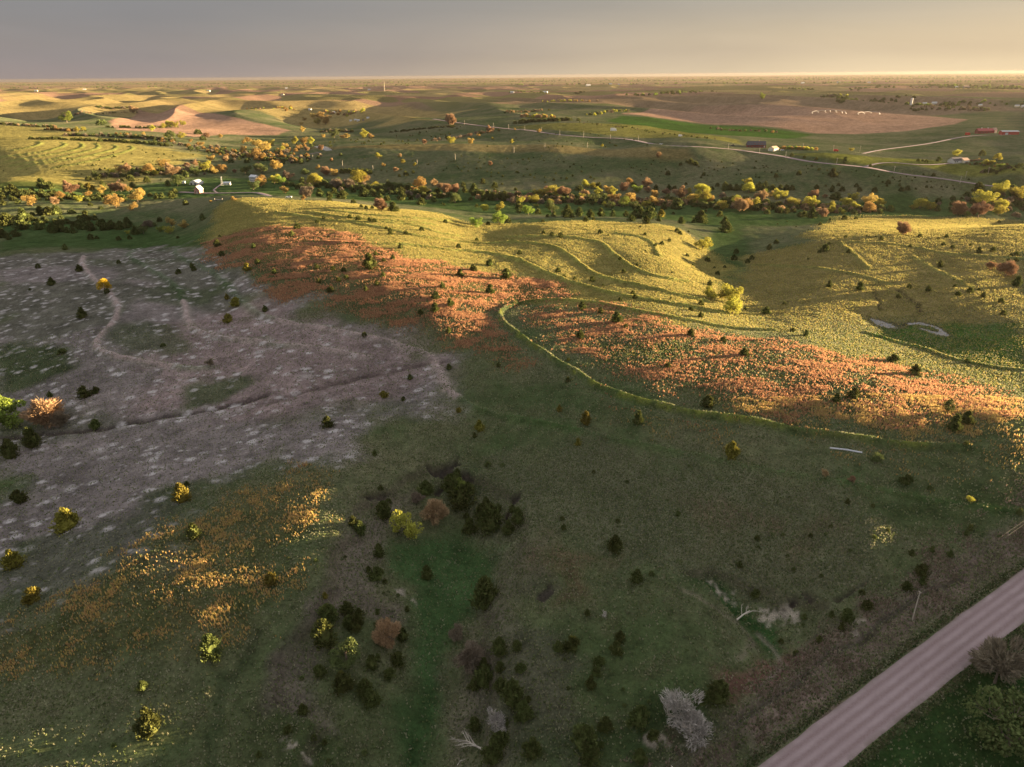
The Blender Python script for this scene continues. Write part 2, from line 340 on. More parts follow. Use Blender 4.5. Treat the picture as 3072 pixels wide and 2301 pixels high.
# ------------------------------------------------------------------ what covers the ground
big = fbm(X, Y, 90, 4, 101, .6); fine = fbm(X, Y, 16, 4, 202, .6); strk = fbm(X*.25, Y, 26, 3, 303)
farn = fbm(X*.5, Y*.9, 700, 3, 404)
COL = np.zeros(H.shape+(3,), np.float32)
def mix3(a, b, t): return np.asarray(a, np.float32)*(1-t[..., None])+np.asarray(b, np.float32)*t[..., None]
t = np.clip(.5+big*.9+fine*.5, 0, 1)
COL[:] = mix3((.058, .082, .034), (.145, .135, .082), t*.75)
TUFT = np.clip(.25+.9*fine+.5*big, 0, 1)*.5        # R: pale dry tussocks
DIRT = np.zeros_like(H); ORNG = np.zeros_like(H); BARE = np.zeros_like(H); GOLD = np.zeros_like(H); PLOW = np.zeros_like(H)
def paint(a, col, k=1.0, tuft=None, dirt=None, orng=None, gold=None, plow=None, var=.25):
    sl, w = a; w = w*k; vr = 1+var*fine[sl]*1.4+var*big[sl]
    c = np.asarray(col, np.float32)*vr[..., None]
    COL[sl] = COL[sl]*(1-w[..., None])+c*w[..., None]
    for A_, v in ((TUFT, tuft), (DIRT, dirt), (ORNG, orng), (GOLD, gold), (PLOW, plow)):
        if v is not None: A_[sl] = A_[sl]*(1-w)+v*w
GREEN = (.038, .072, .022); GOLDC = (.29, .255, .085); BROWN = (.29, .185, .13); DRY = (.15, .115, .085)
# distance: a patchwork of pasture, plough and stubble
fp = sstep(1100, 2000, Y)
cell = _hash(np.floor((X+.3*Y)/560), np.floor((Y-.2*X)/620), 9)
cc = np.where(cell[..., None] < .42, np.float32(BROWN), np.where(cell[..., None] < .62, np.float32((.33, .26, .12)), np.float32((.21, .19, .08))))
cc = cc*(1+.35*farn[..., None])
fq = fp*sstep(2300, 3600, Y)
COL = COL*(1-fq[..., None])+cc*fq[..., None]; GOLD = np.maximum(GOLD, fq)
TUFT *= 1-fp; PLOW += fq*.2
paint(area('F', [(-60,262),(250,300),(440,335),(300,400),(-60,420)]), GOLDC, .9, 0, gold=1)
paint(area('F', [(0,205),(300,210),(800,225),(1000,240),(900,262),(600,250),(0,250)]), (.33,.26,.11), .8, 0, gold=1)
paint(area('F', [(235,262),(300,236),(420,238),(540,262),(625,281),(600,292),(500,290),(420,296),(340,285),(250,280)], 6, 6), BROWN, 1, 0, plow=1)
paint(area('F', [(1340,246),(1400,236),(1500,230),(1650,226),(1900,240),(2090,258),(2060,268),(1960,283),(1850,290),(1760,288),(1640,272),(1480,262)], 5, 4), BROWN, 1, 0, plow=1)
paint(area('F', [(1080,212),(1500,205),(2100,212),(2212,222),(2212,240),(1800,238),(1400,232),(1100,225)]), (.20,.135,.095), .75, 0)
paint(area('F', [(1310,262),(1340,250),(1480,264),(1640,275),(1760,291),(1700,300),(1560,292),(1420,280)], 8, 6), (.040,.085,.018), 1, 0)
paint(area('F', [(1100,275),(1200,266),(1400,272),(1600,303),(1610,314),(1400,298),(1250,285)], 6, 6), (.17,.17,.05), .9, 0, gold=1)
paint(area('F', [(1700,333),(1780,330),(2000,345),(2150,355),(2212,365),(2212,380),(2000,362),(1800,345)], 5, 5), (.15,.165,.04), .9, 0, gold=1)
paint(area('F', [(620,322),(900,312),(1200,313),(1500,322),(1500,345),(1200,330),(900,326)], 10, 8), (.19,.155,.07), .8, 0, gold=.8)
paint(area('F', [(1620,330),(2100,410),(2212,430),(2212,400),(2000,372),(1750,340)], 8, 8), (.06,.085,.03), .6)
# valley bottoms
for q in [[(0,395),(300,400),(450,385),(700,385),(900,405),(1300,420),(1700,440),(2212,405),(2212,460),(1900,470),(1600,500),(1400,470),(1050,460),(900,445),(450,425),(200,430),(0,430)],
          [(0,480),(250,475),(500,490),(420,530),(150,535),(0,540)]]:
    paint(area('F', q, 12, 14), (.034,.070,.020), .8, .15)
paint(area('F', [(1540,500),(1600,490),(1640,560),(1600,640),(1660,690),(1600,700),(1530,650),(1490,600),(1500,560)], 5, 5), GREEN, .8, .1)
# main hill: golden pasture and bluestem
paint(area('F', [(470,440),(620,432),(900,455),(1010,480),(1200,478),(1480,500),(1560,560),(1580,640),(1700,715),(1400,700),(1150,655),(1000,655),(800,600),(600,560),(450,520)], 8, 8), GOLDC, .88, .5, gold=1)
paint(area('F', [(1600,560),(1750,520),(1800,470),(2100,470),(2212,480),(2212,720),(1950,690),(1700,720),(1620,680)], 10, 10), (.24,.20,.082), .82, .5, gold=1)
paint(area('F', [(1700,720),(1950,690),(2212,720),(2212,900),(2000,830),(1800,790)], 8, 8), (.14,.14,.045), .7, .4, gold=.7)
for q, k in [([(440,525),(600,488),(720,500),(900,560),(1130,590),(1240,640),(1110,655),(1060,690),(1120,760),(1170,800),(1080,790),(1000,750),(850,705),(700,670),(560,610),(470,570)], 1),
          ([(1130,672),(1300,662),(1420,690),(1700,738),(1900,780),(2100,820),(2212,860),(2212,970),(2080,955),(1900,935),(1700,905),(1500,875),(1330,810),(1190,735)], .85),
          ([(2212,960),(1950,940),(1700,930),(1900,1000),(2212,1040)], .35), ([(1250,830),(1420,890),(1600,930),(1550,960),(1300,900)], .35)]:
    paint(area('F', q, 7, 9, 13), (.080,.082,.036), .72*k, .3, orng=k, gold=.7*k)
paint(area('F', [(1300,735),(1500,745),(1450,790),(1330,775)], 7, 8), (.045,.07,.022), .7, .2, orng=.15)
# the grazed slope: purplish bare soil with a prairie dog town
paint(area('F', [(-40,560),(150,545),(330,535),(480,555),(520,620),(660,680),(860,725),(950,775),(985,850),(880,880),(760,910),(730,990),(560,1020),(410,1060),(340,1180),(230,1240),(-40,1330)], 13, 15, 21), (.175,.150,.148), .93, .12, dirt=1, gold=0)
paint(area('F', [(560,650),(700,690),(900,730),(960,800),(900,850),(600,900),(300,900),(350,700)], 10, 10), (.215,.160,.155), .7)
for q, k in [([(100,740),(230,700),(330,620),(200,600),(0,620),(0,760)], .45), ([(215,720),(260,690),(330,690),(420,735),(400,765),(260,765)], .65), ([(0,745),(130,740),(160,800),(60,830),(0,830)], .9),
             ([(390,840),(470,815),(560,820),(500,870),(390,885)], .8), ([(600,890),(780,870),(860,850),(960,870),(720,910),(600,915)], .4), ([(0,530),(330,530),(420,560),(200,575),(0,580)], .35),
             ([(300,620),(480,620),(460,660),(300,650)], .6), ([(170,560),(480,545),(560,650),(440,680),(330,620)], .45), ([(0,900),(150,880),(300,920),(0,960)], .4), ([(420,1040),(520,1010),(700,985),(720,1000),(500,1060)], .6), ([(300,1060),(430,1040),(470,1080),(300,1180)], .7), ([(0,1180),(200,1120),(300,1150),(150,1280),(0,1320)], .55)]:
    paint(area('F', q, 4, 6, 33), (.043,.062,.025), k)
# near ground
paint(area('F', [(-40,1400),(150,1290),(330,1160),(470,1090),(640,1015),(735,1020),(700,1080),(640,1190),(600,1280),(520,1360),(330,1420),(-40,1460)], 5, 7, 41), (.075,.075,.030), .5, .45, orng=.55, gold=.9)
paint(area('F', [(840,1150),(1000,1130),(1090,1160),(1080,1260),(990,1330),(950,1500),(930,1657),(840,1657),(880,1400),(900,1260),(820,1200)], 4, 3), (.034,.070,.024), .93, .0)
paint(area('F', [(400,1657),(620,1500),(800,1560),(800,1657)], 6, 6), (.040,.055,.022), .7, .2)
paint(area('F', [(730,1180),(800,1100),(900,1070),(820,1180),(790,1250),(870,1290),(860,1330),(700,1330),(590,1430),(580,1540),(700,1560),(680,1420),(700,1290)], 3, 4), (.125,.105,.088), .85, .25)
paint(area('F', [(1080,1180),(1180,1150),(1200,1280),(1040,1330),(1060,1500),(1010,1560),(1060,1657),(980,1657),(960,1500),(1020,1330)], 3, 4), (.105,.094,.070), .6, .25)
paint(area('F', [(1050,1330),(1250,1400),(1250,1657),(1080,1657),(1000,1560)], 4, 5), (.100,.088,.072), .55, .3)
paint(area('F', [(950,1000),(1300,960),(1700,1050),(1900,1150),(1800,1300),(1500,1250),(1300,1180),(1150,1150),(1000,1060)], 8, 10), (.110,.112,.074), .6, .9)
paint(area('F', [(1170,1180),(1300,1190),(1280,1300),(1180,1300)], 4, 6), (.13,.07,.05), .5, .5)
for q in [[(1500,1080),(1700,1090),(1690,1150),(1500,1140)],[(1700,1130),(1830,1150),(1800,1190),(1700,1180)]]: paint(area('F', q, 5, 7), (.13,.066,.048), .35)
paint(area('F', [(1480,1240),(1540,1235),(1680,1330),(1720,1420),(1690,1420),(1600,1330)], 2, 2), (.028,.066,.020), .95, .03)
paint(area('F', [(2212,1150),(2120,1160),(1950,1260),(1760,1400),(1560,1540),(1400,1657),(1560,1657),(1800,1500),(2000,1340),(2212,1220)], 3, 4), (.135,.100,.085), .85, .25)
paint(area('F', [(1560,1440),(1680,1400),(1760,1440),(1600,1520),(1560,1500)], 2, 3), (.12,.058,.050), .8)
paint(area('F', [(1100,1600),(1500,1530),(1600,1560),(1450,1657),(1100,1657)], 4, 4), (.028,.050,.018), .7)
paint(area('F', [(1900,690),(2212,700),(2212,800),(2100,790),(1950,740),(1880,735)], 4, 5), (.040,.095,.018), .85, .1)
paint(area('F', [(1830,1060),(2212,1020),(2212,1120),(2000,1180)], 6, 8), (.042,.064,.024), .6)
# beyond the road (bottom right corner) dark rough verge
eL = march(P('D4', [(100,1518),(2180,20)]), H0)[:, :2]; eR = march(P('D4', [(800,1560),(2180,500)]), H0)[:, :2]
rdir = (eL[1]-eL[0])/np.linalg.norm(eL[1]-eL[0])+(eR[1]-eR[0])/np.linalg.norm(eR[1]-eR[0]); rdir /= np.linalg.norm(rdir)
rnrm = np.array((rdir[1], -rdir[0])); r0w = (eL.mean(0)+eR.mean(0))/2
RHW = float(((eR.mean(0)-eL.mean(0))@rnrm)/2); print('road half width', RHW, rdir, r0w)
sd = (X-r0w[0])*rnrm[0]+(Y-r0w[1])*rnrm[1]                  # + = lower right side of the road
vw = sstep(RHW+1.0, RHW+2.2, sd+.8*gnoise(X/3, Y/3, 3))*(1-sstep(250, 330, np.hypot(X, Y)))
COL = COL*(1-vw[..., None]*.95)+np.float32((.020,.046,.013))*vw[..., None]*.95
TUFT = TUFT*(1-.7*vw)
COL *= (1+.18*terr_mask[..., None]*np.float32((-.6, .6, -.6)))
# the sunken hollow and the small washed-out basin by the road
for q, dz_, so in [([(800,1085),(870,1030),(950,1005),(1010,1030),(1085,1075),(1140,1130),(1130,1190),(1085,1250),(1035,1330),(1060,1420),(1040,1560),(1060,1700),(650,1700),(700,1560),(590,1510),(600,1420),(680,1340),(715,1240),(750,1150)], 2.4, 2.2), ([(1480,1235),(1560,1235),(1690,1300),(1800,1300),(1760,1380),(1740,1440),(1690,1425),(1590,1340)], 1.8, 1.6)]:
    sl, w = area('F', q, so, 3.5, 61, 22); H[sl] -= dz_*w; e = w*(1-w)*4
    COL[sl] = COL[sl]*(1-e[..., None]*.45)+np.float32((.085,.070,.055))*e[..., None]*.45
# scarps and the washes
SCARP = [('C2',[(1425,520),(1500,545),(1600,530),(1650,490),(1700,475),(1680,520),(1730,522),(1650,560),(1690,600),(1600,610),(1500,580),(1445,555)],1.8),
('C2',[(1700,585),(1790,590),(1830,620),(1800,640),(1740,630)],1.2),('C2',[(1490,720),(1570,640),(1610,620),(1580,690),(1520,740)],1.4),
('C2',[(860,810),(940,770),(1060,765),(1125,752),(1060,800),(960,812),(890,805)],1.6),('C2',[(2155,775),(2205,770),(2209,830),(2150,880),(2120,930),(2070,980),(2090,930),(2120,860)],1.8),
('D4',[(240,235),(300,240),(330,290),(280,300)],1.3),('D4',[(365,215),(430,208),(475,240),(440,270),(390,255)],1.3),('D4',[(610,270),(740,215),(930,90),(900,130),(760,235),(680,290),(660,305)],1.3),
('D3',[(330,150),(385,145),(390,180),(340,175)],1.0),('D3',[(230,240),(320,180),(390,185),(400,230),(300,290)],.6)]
vb = np.exp(-((sd+RHW+5.5+1.5*gnoise(X/9, Y/9, 4))/4.2)**2)*(Y < 300)*np.clip(.55+1.3*fine, 0, 1)
COL = COL*(1-vb[..., None]*.85)+np.float32((.215,.165,.145))*vb[..., None]*.85
db = np.exp(-((sd+RHW+1.6)/.9)**2)*(Y < 300)*np.clip(.6+1.5*fine, 0, 1); COL = COL*(1-db[..., None]*.8)+np.float32((.035,.060,.024))*db[..., None]*.8
TUFT = np.clip(TUFT+.2*sstep(-RHW-14, -RHW-8, sd)*(1-sstep(-RHW-1, -RHW+.5, sd))*(Y < 300), 0, 1)
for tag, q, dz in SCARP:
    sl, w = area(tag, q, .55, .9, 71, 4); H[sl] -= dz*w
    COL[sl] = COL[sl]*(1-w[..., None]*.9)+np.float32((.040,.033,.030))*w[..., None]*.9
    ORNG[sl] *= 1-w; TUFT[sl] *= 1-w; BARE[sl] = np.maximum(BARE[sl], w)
for tag, q in [('D4',[(0,250),(140,255),(170,300),(310,310),(320,370),(250,430),(150,410),(60,440),(0,400)]),('D4',[(610,460),(660,450),(700,540),(780,500),(860,400),(900,440),(780,560),(680,590)]),('C3',[(1640,1460),(1720,1450),(1900,1560),(1900,1610),(1760,1560)]),('D2',[(1130,100),(1290,110),(1290,250),(1210,200)]),('D2',[(250,1440),(420,1430),(460,1560),(320,1540)]),('D3',[(1000,1360),(1400,1440),(1300,1510),(1100,1460)])]:
    sl, w = area(tag, q, .8, 2.4, 81, 5); w = w*sstep(-.45, .1, fbm(X[sl], Y[sl], 3.2, 3, 444, .8)); BARE[sl] = np.maximum(BARE[sl], w); COL[sl] = COL[sl]*(1-w[..., None]*.9)+np.float32((.30,.265,.22))*w[..., None]*.9
def wash(tag, pts, wd, dz, col, k=.8, wob=1.5, brk=0):
    w_ = smooth_line(march(P(tag, pts), H0)[:, :2], 2); sl = window(w_, wd*6); x = X[sl]; y = Y[sl]
    d = seg_dist(w_, x+wob*fbm(x, y, 9, 3, 5), y+wob*fbm(x, y, 9, 3, 6)); e = np.exp(-(d/wd)**2)
    H[sl] -= dz*e; c = np.clip(e*1.2, 0, 1)*k
    if brk: c = c*np.clip(.6+brk*fbm(x, y, 7, 3, 91, .7), .1, 1)
    elif dz > .25: BARE[sl] = np.maximum(BARE[sl], c)
    COL[sl] = COL[sl]*(1-c[..., None])+np.float32(col)*c[..., None]
wash('B2', [(1550,1060),(1380,1090),(1060,1150),(700,1240),(450,1310),(150,1400)], 1.6, .8, (.085,.065,.06), .7)
wash('B1', [(2209,1340),(1900,1430),(1500,1500),(1250,1540),(1000,1580),(850,1615),(500,1650),(250,1670),(-60,1700)], 1.5, 1.1, (.055,.043,.04))
wash('D4', [(1690,90),(1600,125),(1400,200),(1250,330),(1020,440),(900,590),(780,640),(600,720),(370,930),(200,1040),(0,1180),(-150,1290)], .8, .7, (.030,.034,.02), .7, .8)
wash('B4', [(1170,470),(1260,540),(1350,600),(1340,650)], 1.3, 1.2, (.045,.04,.03)); wash('B4', [(960,460),(990,540),(1030,580),(1010,640)], .8, .5, (.05,.045,.03))
wash('D4', [(0,520),(60,560),(90,610),(160,720),(240,800)], .6, .3, (.20,.17,.14), .6); wash('D4', [(240,800),(180,860),(60,950),(0,1000)], .5, .1, (.24,.2,.18), .7)
wash('D1', [(1850,900),(1830,1100),(1780,1300),(1760,1420),(1750,1657)], 1.4, .5, (.030,.045,.02), .6); wash('D1', [(2150,560),(2060,760),(1960,900),(1900,1000)], 1.2, .4, (.032,.047,.022), .5)
wash('C2', [(1300,680),(1180,790),(900,850),(780,960),(735,1150),(745,1260),(640,1420),(620,1560)], 1.3, .3, (.11,.095,.07), .5)
wash('D2', [(620,240),(480,400),(300,600),(190,750),(120,960),(90,1200)], 1.3, .3, (.10,.085,.07), .4)
wash('D3', [(1480,190),(1640,290),(1850,420),(1950,480),(2030,560),(2020,640),(1920,760)], .7, .2, (.17,.15,.11), .6)
for tag, pts in [('B1',[(690,190),(670,250),(730,340),(900,480),(990,600),(950,720),(850,820),(790,900),(810,960),(940,1010),(1040,1030),(1400,1100)]),('B1',[(1520,560),(1540,660),(1560,740),(1610,790),(1700,830),(1850,865),(2040,885)]),('B2',[(200,712),(450,770),(850,840),(1100,880),(1270,940),(1400,970),(1500,1050),(1550,1180),(1600,1290),(1680,1350)]),('B2',[(0,890),(450,945),(950,1025)])]:
    wash(tag, pts, 1.7, -.15, (.33,.26,.25), .85, 1.2)
wash('F', [(1078,672),(1078,688),(1105,710),(1140,740),(1190,772),(1250,810),(1300,838),(1360,860),(1430,880),(1520,895),(1600,908),(1700,925),(1800,943),(1900,957),(2000,965)], 1.05, 0, (.17,.19,.04), .9, 1.2, 1.6)  # no wash: sunlight on the terrace bank, painted as a brighter yellow-green line
# levelled bed for the near gravel road and its ditches
def road_bed(w_, hw, dz=0.0):
    sl = window(w_, hw*5); x = X[sl]; y = Y[sl]; L = np.linalg.norm(np.diff(w_, axis=0), axis=1); cum = np.concatenate(([0], np.cumsum(L)))
    hz = lookup(w_[:, 0], w_[:, 1], H0); k = 7; hz = np.convolve(np.pad(hz, k, mode='edge'), np.ones(2*k+1)/(2*k+1), 'valid') if len(hz) > 2*k else hz
    best = np.full(x.shape, 1e12, np.float32); zb = np.zeros_like(best)
    for i in range(len(w_)-1):
        a = w_[i]; e = w_[i+1]-a; t = np.clip(((x-a[0])*e[0]+(y-a[1])*e[1])/max((e**2).sum(), 1e-9), 0, 1)
        d = (x-a[0]-t*e[0])**2+(y-a[1]-t*e[1])**2; mk = d < best; best = np.where(mk, d, best); zb = np.where(mk, hz[i]*(1-t)+hz[i+1]*t, zb)
    d = np.sqrt(best); k_ = 1-sstep(hw*1.15, hw*3.2, d); dit = np.exp(-((d-hw*1.75)/(hw*.35))**2)
    H[sl] = H[sl]*(1-k_)+(zb+dz)*k_-dit*min(.9, hw*.16)
    return np.column_stack((w_, hz+dz))
rl = np.array([r0w+rdir*a for a in np.linspace(-140, 330, 60) if (r0w+rdir*a)[1] > 2])
ROADS = [('gravel_road', rl, RHW, 'pinkish gravel road with pale wheel tracks')]
def far_line(*segs): return np.vstack([march(P(t, q), H0)[:, :2] for t, q in segs])
ROADS += [('gravel_road', smooth_line(far_line(('A2', [(1490,488),(1700,523),(1900,553),(2180,582)]), ('A3', [(150,582),(400,612),(600,632),(760,650),(1000,668),(1250,690),(1500,705),(1700,722),(1900,745)]), ('A4', [(20,778),(200,800),(450,840),(870,888),(1150,935),(1500,985),(1850,1045),(2209,1100)])), 2), 4.2, ''),
 ('farm_driveway', smooth_line(far_line(('A4', [(885,889),(920,880),(970,860),(1050,850),(1150,850),(1250,862),(1350,870),(1480,868),(1600,858)])), 2), 2.6, ''),
 ('farm_driveway', smooth_line(far_line(('A4', [(850,768),(1000,760),(1300,718),(1500,680),(1650,645),(1800,625),(2100,618)])), 2), 2.8, ''),
 ('farm_track', smooth_line(far_line(('A1', [(1490,1100),(1700,1107),(1900,1102),(2080,1106)]), ('A2', [(60,1112),(190,1124)])), 2), 3.0, ''),
 ('farm_track', smooth_line(far_line(('A1', [(1860,1015),(1790,1060),(1765,1080),(1800,1098)])), 2), 1.2, ''),
 ('farm_track', smooth_line(far_line(('A2', [(270,832),(400,792),(560,765)])), 2), 2.2, '')]
RL3 = []
for nm, w_, hw, lb in ROADS:
    w_ = w_[w_[:, 1] > 1]; RL3.append(road_bed(w_, hw if hw < RHW else hw*1.05))
def road_mesh(w3, hw, seg=8, dz=.05):
    c = w3[:, :2]; L = np.concatenate(([0], np.cumsum(np.linalg.norm(np.diff(c, axis=0), axis=1)))); n = int(L[-1]/max(2.5, hw))+2
    q = np.linspace(0, L[-1], n); cx = np.interp(q, L, c[:, 0]); cy = np.interp(q, L, c[:, 1]); cz = np.interp(q, L, w3[:, 2])
    tx = np.gradient(cx); ty = np.gradient(cy); l = np.hypot(tx, ty); nx, ny = ty/l, -tx/l
    V = []; uvs = []
    for k in range(seg+1):
        o = (k/seg*2-1)*hw
        if k in (0, seg): o = o+np.sign(o)*hw*.08*fbm(q, q*0+k*9, 6, 4, 12)
        px_, py_ = cx+nx*o, cy+ny*o
        cr = hw*.025*(1-(k/seg*2-1)**2)
        V.append(np.stack((px_, py_, np.maximum(cz, lookup(px_, py_))+dz+cr+cy*.0003-(.10 if k in (0, seg) else 0)), 1))
    V = np.stack(V, 1).reshape(-1, 3); i = np.arange(n-1)[:, None]*(seg+1)+np.arange(seg)[None]
    F = np.stack((i, i+1, i+seg+2, i+seg+1), -1).reshape(-1, 4)
    me = mk_mesh('road', V, F, smooth=True)
    at = me.attributes.new('across', 'FLOAT', 'POINT'); at.data.foreach_set('value', np.tile(np.linspace(-1, 1, seg+1), n).astype(np.float32))
    return me
def b_road(nt, N, out):
    g = N('ShaderNodeNewGeometry').outputs['Position']; a = N('ShaderNodeAttribute', attribute_name='across').outputs['Fac']
    n1 = noise_n(N, g, .25, 5, .65); n2 = noise_n(N, g, 3.5, 4, .7)
    aj = mth(N, 'ADD', a, mth(N, 'MULTIPLY', mth(N, 'SUBTRACT', n1, .5), .13))
    tr = mth(N, 'COSINE', mth(N, 'MULTIPLY', aj, 14.5)); tr = mrange(N, tr, -.9, .9)
    edge = mrange(N, mth(N, 'ABSOLUTE', aj), .72, 1.0)
    c = mixc(N, tr, (.160, .112, .112), (.285, .225, .230)); c = mixc(N, mth(N, 'MULTIPLY', mrange(N, n1, .35, .7), .5), c, (.17, .118, .12), 'MIX')
    c = mixc(N, mth(N, 'MULTIPLY', mrange(N, n2, .35, .7), .45), c, (.33, .26, .26)); c = mixc(N, mth(N, 'MULTIPLY', mth(N, 'MULTIPLY', edge, mrange(N, n1, .3, .6)), .75), c, (.12, .10, .08))
    c = mixc(N, .2, c, mixc(N, noise_n(N, g, .12, 5, .7), (.185, .13, .13), (.27, .205, .205)))
    b = N('ShaderNodeBsdfPrincipled', ins={'Roughness': 1.0, 'Specular IOR Level': .1}); nt.links.new(c, b.inputs['Base Color'])
    bu = N('ShaderNodeBump', ins={'Strength': .6, 'Distance': .12}); nt.links.new(n2, bu.inputs['Height']); nt.links.new(bu.outputs[0], b.inputs['Normal'])
    nt.links.new(b.outputs[0], out.inputs[0])
M_ROAD = mat('gravel', b_road)
for (nm, w_, hw, lb), w3 in zip(ROADS, RL3):
    me = road_mesh(w3, hw, 12 if hw > 4.3 else 4, .06 if hw > 4.3 else .10); me.materials.append(M_ROAD)
    link(nm, me, kind='structure')
# ------------------------------------------------------------------ water
def b_water(nt, N, out):
    g = N('ShaderNodeNewGeometry').outputs['Position']; b = N('ShaderNodeBsdfPrincipled', ins={'Base Color': (.10, .09, .085, 1), 'Roughness': .12, 'Specular IOR Level': .6})
    bu = N('ShaderNodeBump', ins={'Strength': .15, 'Distance': .05}); nt.links.new(noise_n(N, g, 1.2, 3), bu.inputs['Height']); nt.links.new(bu.outputs[0], b.inputs['Normal']); nt.links.new(b.outputs[0], out.inputs[0])
M_WATER = mat('pond_water', b_water)
def pond(parts, lvl_pt):
    for tag, q in parts:
        w_ = smooth_line(np.vstack((march(P(tag, q), H0)[:, :2],)*1), 1); z = float(np.median(lookup(w_[:, 0], w_[:, 1], H0)))-.25
        sl = window(w_, 12); x, y = X[sl], Y[sl]; d = seg_dist(w_, x, y, True); d = np.where(inside(w_, x, y), d, -d)
        k = sstep(-9, -.3, d); H[sl] = H[sl]*(1-k)+(z+.22-.5*sstep(-.6, .8, d))*k
        COL[sl] = COL[sl]*(1-sstep(-1.6, -.3, d)[..., None]*.7)+np.float32((.09, .07, .06))*sstep(-1.6, -.3, d)[..., None]*.7
        link('pond', mk_mesh('pond', [(a, b, z) for a, b in w_+(w_-w_.mean(0))*.02], [list(range(len(w_)))], [M_WATER]), kind='structure')
pond([('B4', [(925,672),(975,690),(1030,712),(1085,745),(1200,750),(1232,768),(1228,795),(1160,799),(1080,787),(1030,762),(985,747),(955,715)])], 0)
pond([('B4', [(1236,752),(1290,742),(1350,730),(1440,743),(1525,763),(1565,798),(1615,832),(1540,845),(1440,824),(1335,797),(1345,784),(1440,803),(1495,810),(1508,790),(1460,768),(1360,760),(1240,774)])], 0)
pond([('A2', [(500,730),(560,722),(610,722),(660,735),(675,742),(620,745),(560,738)])], 0)
pond([('E', [])], 0) if False else None
# ------------------------------------------------------------------ the ground sheet
V = np.stack((X, Y, H), -1).reshape(-1, 3)
ii = (np.arange(NR-1, dtype=np.int32)[:, None]*NC+np.arange(NC-1, dtype=np.int32)[None])
FQ = np.stack((ii, ii+1, ii+NC+1, ii+NC), -1).reshape(-1, 4)
gm = mk_mesh('ground', V, FQ, smooth=True)
ca = np.concatenate((np.clip(COL, .004, 1), np.ones(H.shape+(1,), np.float32)), -1).astype(np.float32)
a_ = gm.attributes.new('cover', 'FLOAT_COLOR', 'POINT'); a_.data.foreach_set('color', ca.ravel())
a2 = np.stack((TUFT, DIRT, ORNG, GOLD), -1).astype(np.float32)
a_ = gm.attributes.new('kinds', 'FLOAT_COLOR', 'POINT'); a_.data.foreach_set('color', a2.ravel())
a_ = gm.attributes.new('plough', 'FLOAT', 'POINT'); a_.data.foreach_set('value', PLOW.astype(np.float32).ravel())
a_ = gm.attributes.new('orange', 'FLOAT', 'POINT'); a_.data.foreach_set('value', (GOLD).astype(np.float32).ravel())
